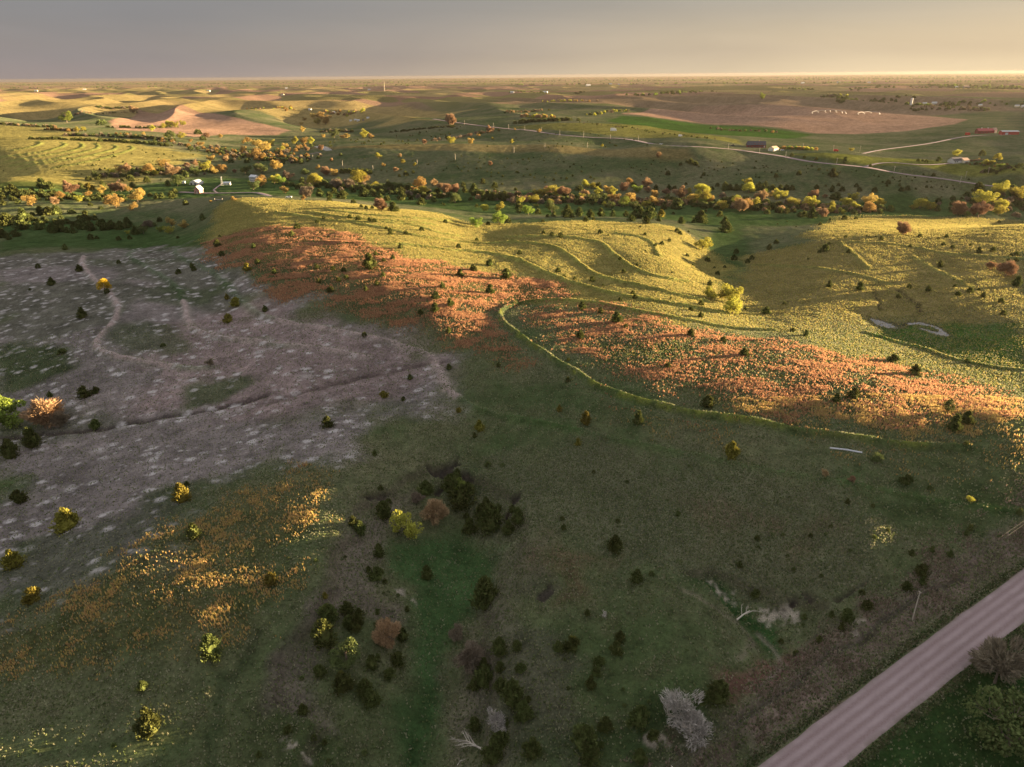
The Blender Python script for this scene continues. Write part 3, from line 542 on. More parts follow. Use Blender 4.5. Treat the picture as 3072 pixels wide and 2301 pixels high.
def b_ground(nt, N, out):
    L = nt.links.new
    g = N('ShaderNodeNewGeometry').outputs['Position']
    cov = N('ShaderNodeAttribute', attribute_name='cover').outputs['Color']
    kn = N('ShaderNodeAttribute', attribute_name='kinds'); sep = N('ShaderNodeSeparateColor'); L(kn.outputs['Color'], sep.inputs[0])
    tuft, dirt, orng = sep.outputs; gold = N('ShaderNodeAttribute', attribute_name='orange').outputs['Fac']; plow = N('ShaderNodeAttribute', attribute_name='plough').outputs['Fac']
    n02 = noise_n(N, g, .22, 5, .62); n1 = noise_n(N, g, 1.1, 4, .65); n4 = noise_n(N, g, 4.0, 3, .7)
    # mottling of sward and soil
    f = mth(N, 'ADD', mrange(N, n02, .25, .75, .62, 1.38), mrange(N, n1, .25, .75, -.40, .40)); f = mth(N, 'MULTIPLY', f, mrange(N, n4, .25, .75, .62, 1.38))
    c = mixc(N, 1.0, cov, N('ShaderNodeCombineColor').outputs[0], 'MULTIPLY'); cc = c.node.inputs['B'].links[0].from_node
    for i in range(3): L(f, cc.inputs[i])
    # pale dry tussocks in the sward
    vo = N('ShaderNodeTexVoronoi', ins={'Scale': .85, 'Randomness': 1}); L(g, vo.inputs['Vector'])
    sp = mth(N, 'MULTIPLY', mrange(N, vo.outputs['Distance'], .34, .14), mrange(N, n1, .45, .62), True)
    sp = mth(N, 'MULTIPLY', sp, tuft)
    c = mixc(N, mth(N, 'MULTIPLY', sp, .8), c, (.28, .25, .15))
    # prairie dog mounds and bleached scalds
    pd = noise_n(N, g, .06, 4, .75)
    gs = N('ShaderNodeMapping', ins={'Scale': (.75, 1.0, 0.0), 'Rotation': (0, 0, .25)}); L(g, gs.inputs['Vector'])
    wv = N('ShaderNodeVectorMath', operation='ADD'); L(gs.outputs[0], wv.inputs[0])
    nv = N('ShaderNodeTexNoise', ins={'Scale': .5, 'Detail': 3.0}); L(g, nv.inputs['Vector'])
    ns = N('ShaderNodeVectorMath', operation='SCALE', ins={'Scale': 1.6}); L(nv.outputs['Color'], ns.inputs[0]); L(ns.outputs[0], wv.inputs[1])
    for sc, r0, r1, th, pale in ((.12, .145, .085, .43, (.50, .47, .47)), (.21, .14, .07, .48, (.44, .415, .41)), (.065, .17, .03, .50, (.34, .31, .30))):
        v = N('ShaderNodeTexVoronoi', voronoi_dimensions='2D', ins={'Scale': sc}); L(wv.outputs[0], v.inputs['Vector'])
        k = mth(N, 'MULTIPLY', mrange(N, v.outputs['Distance'], r0*1.6, r1), mrange(N, pd, th, th+.11), True)
        k = mth(N, 'MULTIPLY', k, mrange(N, n1, .2, .5), True)
        k = mth(N, 'MULTIPLY', k, dirt)
        c = mixc(N, mth(N, 'MULTIPLY', k, .85), c, pale)
    # scattered dark specks: dung, small holes, weeds
    v = N('ShaderNodeTexVoronoi', ins={'Scale': .5}); L(g, v.inputs['Vector'])
    k = mth(N, 'MULTIPLY', mrange(N, v.outputs['Distance'], .16, .08), mrange(N, n02, .52, .6), True); c = mixc(N, mth(N, 'MULTIPLY', k, .45), c, (.02, .025, .014))
    # rows in worked fields
    wr = N('ShaderNodeTexWave', wave_type='BANDS', ins={'Scale': .05, 'Distortion': 1.5, 'Detail': 2.0, 'Detail Scale': .3}); L(g, wr.inputs['Vector'])
    c = mixc(N, mth(N, 'MULTIPLY', mth(N, 'MULTIPLY', wr.outputs['Fac'], plow), .25), c, (.16, .10, .075))
    # standing blades catch the low sun: coarse normals plus light passing through the grass
    hgt = mth(N, 'ADD', mth(N, 'MULTIPLY', n1, .55), mth(N, 'ADD', mth(N, 'MULTIPLY', n4, .28), mth(N, 'MULTIPLY', n02, 1.4)))
    bu = N('ShaderNodeBump', ins={'Distance': 1.0}); L(hgt, bu.inputs['Height']); L(mth(N, 'ADD', mth(N, 'MULTIPLY', gold, .45), .35, True), bu.inputs['Strength'])
    b = N('ShaderNodeBsdfDiffuse', ins={'Roughness': 1.0}); L(c, b.inputs['Color']); L(bu.outputs[0], b.inputs['Normal'])
    # blades: a share of the surface behaves like upright leaves facing every way
    nb = N('ShaderNodeTexNoise', ins={'Scale': 2.3, 'Detail': 2.0}); L(g, nb.inputs['Vector'])
    vs_ = N('ShaderNodeVectorMath', operation='SUBTRACT', ins={1: (.5, .5, .5)}); L(nb.outputs['Color'], vs_.inputs[0])
    vm = N('ShaderNodeVectorMath', operation='MULTIPLY', ins={1: (7, 7, .0)}); L(vs_.outputs[0], vm.inputs[0])
    va = N('ShaderNodeVectorMath', operation='ADD', ins={1: (0, 0, .55)}); L(vm.outputs[0], va.inputs[0]); vn = N('ShaderNodeVectorMath', operation='NORMALIZE'); L(va.outputs[0], vn.inputs[0])
    d2 = N('ShaderNodeBsdfDiffuse'); t2 = N('ShaderNodeBsdfTranslucent')
    for q in (d2, t2): L(c, q.inputs['Color']); L(vn.outputs[0], q.inputs['Normal'])
    s1 = N('ShaderNodeMixShader', ins={0: .45}); L(d2.outputs[0], s1.inputs[1]); L(t2.outputs[0], s1.inputs[2])
    s2 = N('ShaderNodeMixShader'); L(mth(N, 'ADD', mth(N, 'MULTIPLY', gold, .55), .3, True), s2.inputs[0]); L(b.outputs[0], s2.inputs[1]); L(s1.outputs[0], s2.inputs[2])
    L(s2.outputs[0], out.inputs[0])
gm.materials.append(mat('prairie', b_ground))
ground = link('ground', gm, kind='structure')
# ------------------------------------------------------------------ bunch grass: standing tufts that catch the sun
dY = np.gradient(YP)[:, None]; dX = (np.gradient(UU)[None]*YP[:, None]); AREA = (dX*dY).astype(np.float32)
uin = (np.abs(X-0) < (.70*Y+75)) & (Y > 70)
def scatter(dens, n):
    w = (dens*AREA*uin).ravel().astype(np.float64); c = np.cumsum(w); r = np.searchsorted(c, rng.random(n)*c[-1])
    j, i = np.divmod(np.minimum(r, NR*NC-1), NC)
    i = np.minimum(i, NC-2); j = np.minimum(j, NR-2)
    y = YY[j]+rng.random(n)*(YY[j+1]-YY[j]); u = UU[i]+rng.random(n)*(UU[i+1]-UU[i]); x = u*(y+60)
    return x, y, lookup(x, y), c[-1]
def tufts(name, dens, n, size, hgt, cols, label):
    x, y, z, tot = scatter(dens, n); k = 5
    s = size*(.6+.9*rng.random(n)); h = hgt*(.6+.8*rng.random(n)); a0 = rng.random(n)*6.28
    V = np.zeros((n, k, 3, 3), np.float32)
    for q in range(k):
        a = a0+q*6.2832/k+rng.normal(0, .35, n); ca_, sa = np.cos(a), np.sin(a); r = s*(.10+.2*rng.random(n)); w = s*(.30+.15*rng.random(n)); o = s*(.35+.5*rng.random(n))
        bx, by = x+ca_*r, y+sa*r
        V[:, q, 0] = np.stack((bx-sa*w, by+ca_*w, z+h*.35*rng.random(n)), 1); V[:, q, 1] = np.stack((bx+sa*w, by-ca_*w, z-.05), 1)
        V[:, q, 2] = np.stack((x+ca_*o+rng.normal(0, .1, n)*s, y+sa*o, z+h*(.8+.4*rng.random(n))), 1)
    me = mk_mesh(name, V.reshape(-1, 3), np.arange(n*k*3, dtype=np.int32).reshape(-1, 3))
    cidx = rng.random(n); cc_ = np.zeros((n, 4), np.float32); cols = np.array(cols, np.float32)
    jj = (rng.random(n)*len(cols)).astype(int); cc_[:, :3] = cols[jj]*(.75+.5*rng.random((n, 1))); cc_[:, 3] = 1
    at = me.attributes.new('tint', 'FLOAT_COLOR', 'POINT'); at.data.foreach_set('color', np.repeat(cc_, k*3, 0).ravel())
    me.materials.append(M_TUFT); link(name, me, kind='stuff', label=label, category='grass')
def b_tuft(nt, N, out):
    L = nt.links.new; c = N('ShaderNodeAttribute', attribute_name='tint').outputs['Color']
    d = N('ShaderNodeBsdfDiffuse'); t = N('ShaderNodeBsdfTranslucent'); s = N('ShaderNodeMixShader', ins={0: .4})
    L(c, d.inputs['Color']); L(c, t.inputs['Color']); L(d.outputs[0], s.inputs[1]); L(t.outputs[0], s.inputs[2]); L(s.outputs[0], out.inputs[0])
M_TUFT = mat('dry_grass', b_tuft)
VERGE = np.exp(-((sd+RHW+8)/5.)**2)*(Y < 300)*np.clip(.15+1.8*fine, .0, 1)*(sd < -RHW-1); EDGE = np.exp(-((np.abs(sd)-RHW-1.0)/.9)**2)*(Y < 300)*(np.abs(sd) > RHW+.2)
pat = sstep(-.1, .4, fbm(X, Y*1.8, 26, 5, 612, .7))
tufts('bluestem_grass', ORNG**1.5*(.10+pat)*(Y > 190), 78000, .36, .58, [(.43,.215,.125),(.48,.26,.15),(.44,.28,.15),(.34,.18,.11)], 'reddish orange bunch grass glowing on the sunlit slopes')
pat2 = .06+sstep(-.2, .6, fbm(X, Y, 12, 5, 99, .85))**2
tufts('straw_grass', ORNG*pat2*(Y <= 215), 20000, .21, .58, [(.50,.36,.15),(.50,.32,.15),(.46,.36,.13)], 'straw yellow bunch grass on the near left slope')
tufts('pasture_grass', GOLD*np.clip(1-ORNG*1.6, 0, 1)*(Y < 720)*(Y > 230), 170000, .36, .42, [(.33,.285,.105),(.38,.32,.12),(.27,.27,.085)], 'golden green pasture grass on the terraced hill')
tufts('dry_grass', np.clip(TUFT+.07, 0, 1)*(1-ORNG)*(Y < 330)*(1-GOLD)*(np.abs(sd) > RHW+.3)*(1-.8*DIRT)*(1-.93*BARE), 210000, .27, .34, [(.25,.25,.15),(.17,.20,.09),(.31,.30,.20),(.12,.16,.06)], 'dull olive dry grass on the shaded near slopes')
tufts('verge_grass', VERGE*(1-BARE), 15000, .32, .4, [(.27,.20,.16),(.21,.16,.125),(.32,.25,.20),(.13,.13,.07)], 'flattened pinkish dry grass between the ditch and the gravel road')
tufts('road_edge_weeds', EDGE, 9000, .28, .28, [(.05,.085,.03),(.08,.10,.04),(.15,.13,.08)], 'ragged green weeds along both edges of the near gravel road')
# ------------------------------------------------------------------ trees
def leafmat(name, col, trans=.35, var=.3):
    def b(nt, N, out):
        L = nt.links.new; g = N('ShaderNodeNewGeometry').outputs['Position']; oi = N('ShaderNodeObjectInfo').outputs['Random']
        n = noise_n(N, g, .9, 3); f = mth(N, 'ADD', mrange(N, n, .25, .75, 1-var, 1+var), mrange(N, oi, 0, 1, -.22, .22))
        rp = N('ShaderNodeNewGeometry').outputs['Random Per Island']; f = mth(N, 'MULTIPLY', f, mrange(N, rp, 0, 1, .75, 1.25))
        hs = N('ShaderNodeHueSaturation', ins={'Color': (*col, 1)}); L(f, hs.inputs['Value']); L(mrange(N, oi, 0, 1, .485, .515), hs.inputs['Hue'])
        d = N('ShaderNodeBsdfDiffuse'); t = N('ShaderNodeBsdfTranslucent'); s = N('ShaderNodeMixShader', ins={0: trans})
        L(hs.outputs[0], d.inputs['Color']); L(hs.outputs[0], t.inputs['Color']); L(d.outputs[0], s.inputs[1]); L(t.outputs[0], s.inputs[2]); L(s.outputs[0], out.inputs[0])
    return mat(name, b)
ML = {'c': leafmat('cedar_needles', (.075, .088, .028), .18, .4), 'e': leafmat('cedar_needles_painted_sun', (.16, .14, .03), .2, .4), 'y': leafmat('yellow_green_leaves', (.30, .28, .055)), 'g': leafmat('fresh_green_leaves', (.17, .22, .045)),  # 'e' copies the cedar with low sunlight painted into the needle colour
      'o': leafmat('orange_buds', (.34, .24, .08)), 'p': leafmat('pinkish_twigs', (.28, .185, .11), .2), 'v': leafmat('olive_leaves', (.095, .115, .04), .25), 'b': leafmat('tan_twigs', (.33, .22, .125), .15),
      'w': leafmat('pale_twigs', (.40, .37, .33), .1), 'k': leafmat('dull_twigs', (.17, .135, .10), .1)}
ML['n'] = leafmat('bright_yellow_leaves', (.50, .37, .03))
ML['bark'] = leafmat('bark', (.16, .125, .10), 0, .3); ML['palebark'] = leafmat('pale_bark', (.36, .32, .27), 0, .2)
def tube(pts, rad, n=5):
    pts = np.asarray(pts, float); V = []; F = []
    for i, (p, r) in enumerate(zip(pts, rad)):
        d = pts[min(i+1, len(pts)-1)]-pts[max(i-1, 0)]; d /= np.linalg.norm(d)+1e-9
        a = np.cross(d, (0, 0, 1) if abs(d[2]) < .9 else (1, 0, 0)); a /= np.linalg.norm(a); b = np.cross(d, a)
        for k in range(n):
            t = k/n*6.2832; V.append(p+r*(math.cos(t)*a+math.sin(t)*b))
    for i in range(len(pts)-1):
        for k in range(n):
            k2 = (k+1) % n; F.append((i*n+k, i*n+k2, (i+1)*n+k2, (i+1)*n+k))
    F.append(tuple(range(n))[::-1]); F.append(tuple((len(pts)-1)*n+k for k in range(n)))
    return V, F
class MB:
    def __init__(s): s.V = []; s.F = []
    def add(s, V, F):
        o = len(s.V); s.V += [tuple(v) for v in V]; s.F += [tuple(i+o for i in f) for f in F]; return s
    def tube(s, p, r, n=5): return s.add(*tube(p, r, n))
    def box(s, x0, x1, y0, y1, z0, z1):
        return s.add([(x, y, z) for z in (z0, z1) for x, y in ((x0, y0), (x1, y0), (x1, y1), (x0, y1))], [(3,2,1,0),(4,5,6,7),(0,1,5,4),(1,2,6,5),(2,3,7,6),(3,0,4,7)])
    def mesh(s, name, m, smooth=False): return mk_mesh(name, s.V, s.F, [m] if m else [], smooth)
def cards(c, d, ln, wd, r):            # small leaf-shaped faces: centre, direction, length, width
    n = len(c); d = d/np.linalg.norm(d, axis=1, keepdims=True); q = r.normal(size=(n, 3)); s = np.cross(d, q); s /= np.linalg.norm(s, axis=1, keepdims=True)+1e-9
    V = np.stack((c-d*ln[:, None]*.5, c+s*wd[:, None]*.5, c+d*ln[:, None]*.5, c-s*wd[:, None]*.5), 1)
    return V.reshape(-1, 3), np.arange(4*n, dtype=np.int32).reshape(-1, 4)
def sph(r, n):
    q = r.normal(size=(n, 3)); return q/np.linalg.norm(q, axis=1, keepdims=True)
def cedar_geo(seed, n=1500, slim=1.0):  # unit width; ragged ovate red cedar; returns crown, trunk
    r = np.random.default_rng(seed); Ht = (1.08 if n > 1000 else .92)*slim*(1+.1*r.normal())
    nb = 46; az = r.random(nb)*6.2832; hh = r.random(nb)**.8*.93+.03      # boughs
    prof = lambda h: .52*np.clip((1-h), 0, 1)**.72*(1-.45*np.clip(.16-h, 0, 1)/.16)
    rr = prof(hh)*(.8+.35*r.random(nb)); tip = np.stack((np.cos(az)*rr, np.sin(az)*rr, hh*Ht+.10*rr), 1); tip[:, 2] += .05
    root = np.stack((tip[:, 0]*0, tip[:, 1]*0, hh*Ht-.10), 1)
    k = r.integers(0, nb, n); f = .35+.7*r.random(n)**.6; sp = .085*(1.2-hh[k])
    c = root[k]+(tip[k]-root[k])*f[:, None]+r.normal(size=(n, 3))*sp[:, None]; c[:, 2] = np.maximum(c[:, 2], .02)
    d = (tip[k]-root[k])+np.array((0, 0, .22))+r.normal(size=(n, 3))*.18
    V, F = cards(c, d, .10+.08*r.random(n), .045+.035*r.random(n), r)
    # dense inner mass
    g = []; ni, nj = 7, 9
    for i in range(ni+1):
        h = i/ni
        for j in range(nj): a = j/nj*6.2832; q = prof(h*.92)*.66*(1+.25*math.sin(a*3+seed+i)); g.append((q*math.cos(a), q*math.sin(a), .04+h*.86*Ht))
    FF = [(i*nj+j, i*nj+(j+1) % nj, (i+1)*nj+(j+1) % nj, (i+1)*nj+j) for i in range(ni) for j in range(nj)]
    return (np.vstack((V, g)), np.vstack((F, np.array(FF)+len(V)))), tube([(0, 0, -.12), (0, 0, .2), (.01, 0, .6*Ht)], [.035, .028, .012])
def decid_geo(seed, n=2200, leaf=.055, twig=False, tall=1.05, open_=.0, spread=1.):
    r = np.random.default_rng(seed+500); br = []; ends = []
    def grow(p, d, L, rad, lev):
        m_ = p+d*L*.5+r.normal(size=3)*L*.06; e = p+d*L+r.normal(size=3)*L*.08; br.append(([p, m_, e], [rad, rad*.8, rad*.55]))
        if lev == 0: ends.append((e, d)); return
        for _ in range(3 if lev > 1 else 4):
            q = d+r.normal(size=3)*(.55+.12*lev)*spread; q[2] = abs(q[2])*.6+.22; q /= np.linalg.norm(q); grow(e if r.random() < .7 else m_, q, L*(.66+.18*r.random()), rad*.55, lev-1)
    grow(np.array((0, 0, -.1)), np.array((.03*r.normal(), .03*r.normal(), 1.)), .34*tall, .035, 3)
    E = np.array([e for e, _ in ends]); D = np.array([d for _, d in ends])
    c0 = np.array((0, 0, E[:, 2].mean())); rad = np.abs(E[:, :2]).max(); s = .47/rad
    zs = (tall-.08)/E[:, 2].max()
    def fit(p): p = np.array(p, float); p[..., 0] *= s; p[..., 1] *= s; p[..., 2] *= zs; return p
    E = fit(E); nl = 15; lc = sph(r, nl)*(.55+.5*r.random((nl, 1)))*np.array((.34, .34, .30*tall)); lc[:, 2] += .50*tall; lr = .09+.12*r.random(nl)
    lc = np.vstack((lc, E[r.integers(0, len(E), 8)])); lr = np.concatenate((lr, .10+.08*r.random(8)))
    k = r.integers(0, len(lc), n); q = sph(r, n); c = lc[k]+q*(lr[k]*(.55+.5*r.random(n)**.5))[:, None]; m = n; c[:, 2] = np.maximum(c[:, 2], .06)
    out = c-np.array((0, 0, .45*tall))
    if twig: V, F = cards(c, out*1.3+r.normal(size=(m, 3))*.20+np.array((0, 0, .12)), .09+.09*r.random(m), .014+.010*r.random(m), r)
    else: V, F = cards(c, r.normal(size=(m, 3)), leaf*(.7+.7*r.random(m)), leaf*(.5+.4*r.random(m)), r)
    t = MB()
    for p, q in br: t.tube(fit(p), q, 5 if q[0] > .015 else 3)
    return (V, F), (t.V, t.F)
def blob_geo(seed, n=260, tall=.75):   # tiny distant bush
    r = np.random.default_rng(seed+900); q = sph(r, n); q[:, 2] = np.abs(q[:, 2]); c = q*(.5*(.6+.4*r.random((n, 1))))*np.array((1, 1, 1.9*tall)); c[:, 2] += .02
    V, F = cards(c, q+r.normal(size=(n, 3))*.4, .16+.1*r.random(n), .10+.06*r.random(n), r)
    return (V, F)
PROTO = {}
def cm(key, g, m):
    if key not in PROTO: PROTO[key] = mk_mesh(key.split('|')[0], g[0], g[1], [m])
    return PROTO[key]
CG = [cedar_geo(s, 1700, (.95, 1.0, .84, .98, .8, 1.06)[s]) for s in range(6)]; CS = [cedar_geo(s+20, 420) for s in range(4)]
DG = [decid_geo(s, 3400, .05) for s in range(7)]; DT = [decid_geo(s+9, 4200, twig=True, spread=1.2) for s in range(3)]; DW = [decid_geo(s+30, 1700, twig=True, spread=1.5) for s in range(2)]; DC = [decid_geo(s+15, 2300, .065, tall=1.25, spread=.7) for s in range(2)]
BG = [blob_geo(s) for s in range(4)]
TREES = {
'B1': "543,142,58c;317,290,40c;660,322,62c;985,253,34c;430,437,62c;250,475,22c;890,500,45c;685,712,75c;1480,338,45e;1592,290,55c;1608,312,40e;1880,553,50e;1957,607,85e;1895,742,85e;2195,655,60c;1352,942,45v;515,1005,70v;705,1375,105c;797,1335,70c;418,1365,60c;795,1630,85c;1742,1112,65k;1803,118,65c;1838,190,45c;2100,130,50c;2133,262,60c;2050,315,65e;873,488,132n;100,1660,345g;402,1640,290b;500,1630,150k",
'C1': "95,500,125c;275,410,125c;162,870,105c;1547,722,45e;1510,865,125e;565,1100,160e;115,1410,130e;1610,1165,100c",
'D1': "280,312,130e;1755,795,165c;1185,1040,75c;1245,1430,165c;945,1500,40v;2150,1590,60c",
'B2': "115,658,80c;33,258,65c;525,297,50c;660,308,40c;748,320,40c;965,305,110c;1075,368,60c;175,340,55c;545,415,50c;705,403,40c;770,382,40c;1022,435,50c;640,492,65c;933,485,50c;1563,458,60c;1512,550,70c;1630,608,65c;1505,658,70c;1385,672,45c;1963,505,70c;1822,318,65c;1715,362,65c;2095,380,85c;1958,272,65c;1158,222,55c;1080,240,35c;1015,193,50c;1218,130,55c;1700,122,40c;320,25,55c;1135,15,40c;1265,15,40c;1850,65,30c;920,855,40c;1618,832,55c;1620,1135,60c;2030,1115,50c;1300,1218,60c;1080,1370,75e;1243,1395,50c;1703,1492,55e;618,1620,95c;1875,1650,80e;2205,175,40c",
'C2': "1832,320,50c;1005,472,55c;1055,750,40e;1120,860,45v;1075,1000,130c;1430,800,110c;1640,790,150c;1690,810,115g;1730,912,190c;1775,800,110c;1690,665,70c;1765,985,45c;1930,930,80c;1895,1010,120c;1795,1125,110c;1965,1110,190c;2030,930,60c;2145,940,60c;2110,1130,90c;2190,1040,100c;830,1060,70c;888,1130,90c;1042,1315,80c;957,1440,60c;1025,1510,115c;1090,1525,40c;1440,1500,90c;150,1540,95e;595,1655,50e;1945,555,50v;2065,555,35v;760,1310,25v;515,1345,30v;1502,1062,190p;1285,1200,245y;1360,875,100k",
'D2': "775,405,100c;880,440,75c;800,525,95c;855,555,105c;615,490,160c;590,690,190c;1030,405,50c;1275,380,50c;1030,510,60c;1240,625,85c;1200,830,110c;1130,940,95c;985,860,100c;1030,780,50c;745,1060,150c;925,1100,130c;980,1180,130c;550,920,100c;415,1250,80c;290,1390,70c;500,1440,50v;1835,1380,100c;2045,1530,150c;2095,1330,60c;2190,1290,60c;1980,1657,150c;2040,760,120c;2180,710,80c;1690,640,110k;1910,890,90c;2040,880,80c;2190,880,60c;1910,1020,150c;1830,1040,90c;2050,1040,110c;2150,1180,170c;1925,380,210c;590,1475,40c;920,1560,45v;620,1625,35v;1105,725,220b;770,890,230v;1800,900,210k;2010,1400,150w;1120,455,30v;1080,230,25v;1200,245,25v;400,940,35v",
'D3': "1075,150,90c;665,415,55c;100,715,105c;425,720,85c;540,715,120c;938,635,80c;905,745,95c;765,850,95c;740,920,70c;695,1030,80c;118,895,85c;105,1180,230c;175,1135,60c;140,1300,140c;210,1610,140c;1745,1160,180c;1620,1160,110c;1105,1350,150c;1020,1330,60c;815,1390,110c;635,1550,210c;1215,1450,90c;785,1510,60c;700,1657,150c;1100,1650,100c;480,780,25v;1180,1130,30v;812,430,45w;1420,1400,300w;1560,1560,290w;510,1020,30v;965,1030,30v;975,1160,30v",
'D4': "1360,90,100c;1360,160,60c;1232,205,75c;865,235,45c;905,375,85c;735,470,100c;695,535,60c;612,430,50c;388,445,50c;510,645,60c;320,740,45c;195,640,40c;1960,1050,330k;2050,1690,480v;375,495,25v;300,35,30v;530,90,30v",
'C4': "1580,120,110v;1730,215,95c;1625,275,105c;985,540,80v;1233,710,90c;745,870,50c;955,890,30c;1725,375,35c;440,1140,35c;1275,1300,55c;1445,1270,50c;1590,1310,55c;1760,1090,55c;1725,1130,50c;2165,965,55c;1430,750,45v;300,1420,30v;970,1150,35v;1080,1090,30v;770,1260,30v;558,645,55b;780,688,55b;1760,858,60y;565,1120,25v;610,1060,30v;250,1300,25v;210,1130,30v;265,815,22v;2010,1140,25v",
'C3': "435,105,60e;655,215,90e;1088,215,85c;590,385,55e;1858,500,110e;720,610,30c;460,1000,35c;470,1085,50c;920,1020,35c;1418,970,50c;895,1275,115c;1925,1400,55c;1200,1460,45v;2075,1165,40c;1665,68,105c;2060,1645,70c;1000,690,30v;2085,1230,25v;1510,555,20v;150,1280,20v;1330,840,20v",
'B3': "102,182,30c;375,20,35c;445,35,45c;840,22,18c;1145,15,25c;1285,97,35c;1345,70,30c;1495,195,30c;1232,105,25c;1660,235,45c;1883,225,50c;1995,250,40c;2030,220,40c;2175,140,55c;1900,170,45c;1150,150,15c;1540,272,20c;1720,292,20c;1805,288,25c;1745,350,40c;1368,330,18c;968,328,35c;1080,268,22c;940,220,30c;425,325,45c;475,365,28c;563,383,28c;708,402,50c;797,440,22c;1043,505,35c;1062,542,40c;938,560,32c;1360,545,20c;1608,598,45c;1526,645,40c;1605,703,60c;2150,670,65c;1975,640,30c;625,635,65c;777,665,60c;910,750,95c;985,787,40c;607,882,70c;1525,857,65c;1792,902,50c;1965,1020,75c;1335,1118,50c;510,1058,30c;505,1238,55c;1618,155,138y;1688,562,130y;1785,560,110y;1875,600,180y;1868,692,165y;1680,440,60c",
'B4': "100,140,50c;155,90,40c;560,155,70c;512,165,30c;757,165,40c;595,95,25c;420,220,18c;730,38,25c;1025,57,35c;905,25,18c;1345,35,35c;1565,35,30c;1500,52,20c;1265,115,25c;1540,105,35c;1615,128,35c;1765,105,22c;1830,168,55c;1950,155,45c;2100,188,25c;2145,188,40c;2080,230,25c;2143,235,35c;2043,262,25c;1510,285,60c;595,450,60c;845,478,65c;1257,457,40c;1168,540,40c;1410,487,60c;1635,450,30c;1660,522,45c;1760,495,50c;1870,535,55c;2015,577,45c;1835,475,25c;1628,390,15c;2145,445,75c;2055,372,150b;1930,300,80b;2035,680,45c;75,670,65c;222,595,30c;290,820,40c;400,860,60c;1125,1080,95c;1300,1185,90c;795,1380,100c;650,1408,65c;200,1195,25c;1740,1075,50v;1205,20,120b",
'A3': "390,1300,55c;338,1305,30c;500,1310,90c;540,1310,40c;600,1300,75c;690,1310,70c;655,1340,45e;780,1300,65c;880,1300,60c;720,1330,30c;985,1300,60c;1030,1340,70c;1090,1320,110c;1180,1325,120c;1260,1340,60c;1280,1305,70e;1155,1360,65c;1445,1360,65c;1545,1350,30c;1605,1355,110c;1765,1300,50c;1805,1380,70c;1815,1435,95c;1380,1280,25c;1415,1240,110c;1648,1260,22c;300,1350,30c;1410,1430,40c;1435,1450,35c;1505,1430,20c;1105,1390,20c;775,1440,40c;305,1440,30c;1500,1625,35c;135,830,15c;180,825,15c;290,800,12c;90,855,12c;95,940,20c;80,1080,18c;170,910,12c;140,965,14c;195,960,18c;228,980,16c;315,975,12c;240,945,10c;390,1000,22c;405,945,15c;320,1020,16c;450,985,15c;495,990,22c;545,965,18c;525,890,14c;500,918,10c;620,930,16c;620,890,10c;695,980,20c;725,990,14c;555,870,16c;1050,898,10c;1440,875,28c;1525,865,50c;1565,875,40c;1490,850,22c;1335,955,40c;1318,910,14c;1485,1035,22c;1630,960,30c;1610,980,18c;1745,1050,35c;1700,1080,35c;1270,855,10c;2065,845,15c;1800,1085,60c;1850,1080,60c;1900,1085,60c;1945,1080,60c;2070,1085,60c;2120,1080,60c;2170,1085,60c;2200,1080,50c;1810,1060,50c;2090,1060,60c;2140,1055,60c;1235,1080,60c;1340,1085,60c;1390,1080,40c;760,1060,50c;1050,1060,50c;1300,1240,50c;150,1255,60c;100,1270,60c;260,1280,50c;"
 "110,1200,80y;180,1290,110g;245,1225,40y;365,1200,60y;375,1270,120v;275,1150,110y;230,1190,90y;470,1140,110p;400,1130,110y;340,1120,90p;200,1160,80p;40,1160,60p;660,1065,85y;720,1065,60y;600,1080,70v;650,1140,70p;755,1125,90y;620,1160,60y;850,1110,80o;880,1120,90y;1015,1040,75o;970,1090,80p;1090,1105,90g;1165,1060,90p;1165,1100,60p;1025,1205,135o;890,1190,100o;970,1225,110g;710,1210,120v;820,1225,70y;1145,1235,80y;1220,1210,100o;1225,1150,80o;1320,1120,70p;1320,1190,90v;1430,1165,120p;1480,1120,80y;1620,1140,150y;1610,1210,170y;1550,1200,110o;1680,1190,80o;1612,1210,85g;1790,1250,100y;1740,1240,60v;2005,1105,125y;1997,1050,75y;1900,1200,100y;1960,1245,130o;2040,1230,105y;1930,1265,120p;2100,1170,90p;2130,1120,60g;2190,1135,60o;790,722,30y;1255,808,50p;40,692,30y;265,602,40o;70,582,25o;520,1150,60v;860,1240,90v;1060,1245,90v",
'A4': "195,1270,55c;240,1275,22c;350,1305,60c;385,1300,50c;450,1315,85c;720,1325,45c;815,1325,30c;520,1370,30c;600,1330,20c;1490,1255,60c;1495,1190,50c;1100,1255,60c;1020,1275,25c;2000,1350,25c;1735,1310,15c;285,800,30c;388,815,25c;487,830,28c;725,855,55c;935,885,25c;450,885,18c;505,915,18c;343,955,40c;155,975,35c;165,925,12c;625,970,70c;490,1070,40c;565,1050,20c;670,1045,30c;700,1090,45c;615,1095,60c;820,1055,35c;845,1090,40c;970,1095,45c;1080,1030,40c;1072,1050,20c;1190,1090,42c;1242,1080,42c;1175,1045,20c;1310,1075,18c;1400,1060,22c;1440,1062,18c;1437,1010,12c;1525,1055,15c;1570,1060,12c;1620,1045,10c;1630,1075,12c;1375,955,15c;1457,965,30c;1235,970,10c;1750,995,15c;1330,840,25c;1367,840,18c;1397,850,28c;1500,842,55c;1860,795,50c;1615,1135,15c;1690,1155,22c;1525,1140,12c;1820,1110,90c;1860,1095,60c;1900,1450,20c;40,1085,60c;90,1080,60c;140,1075,60c;190,1070,55c;240,1080,50c;285,1080,45c;20,1050,50c;650,1160,90c;760,1180,60c;1390,1190,60c;620,1150,40c;"
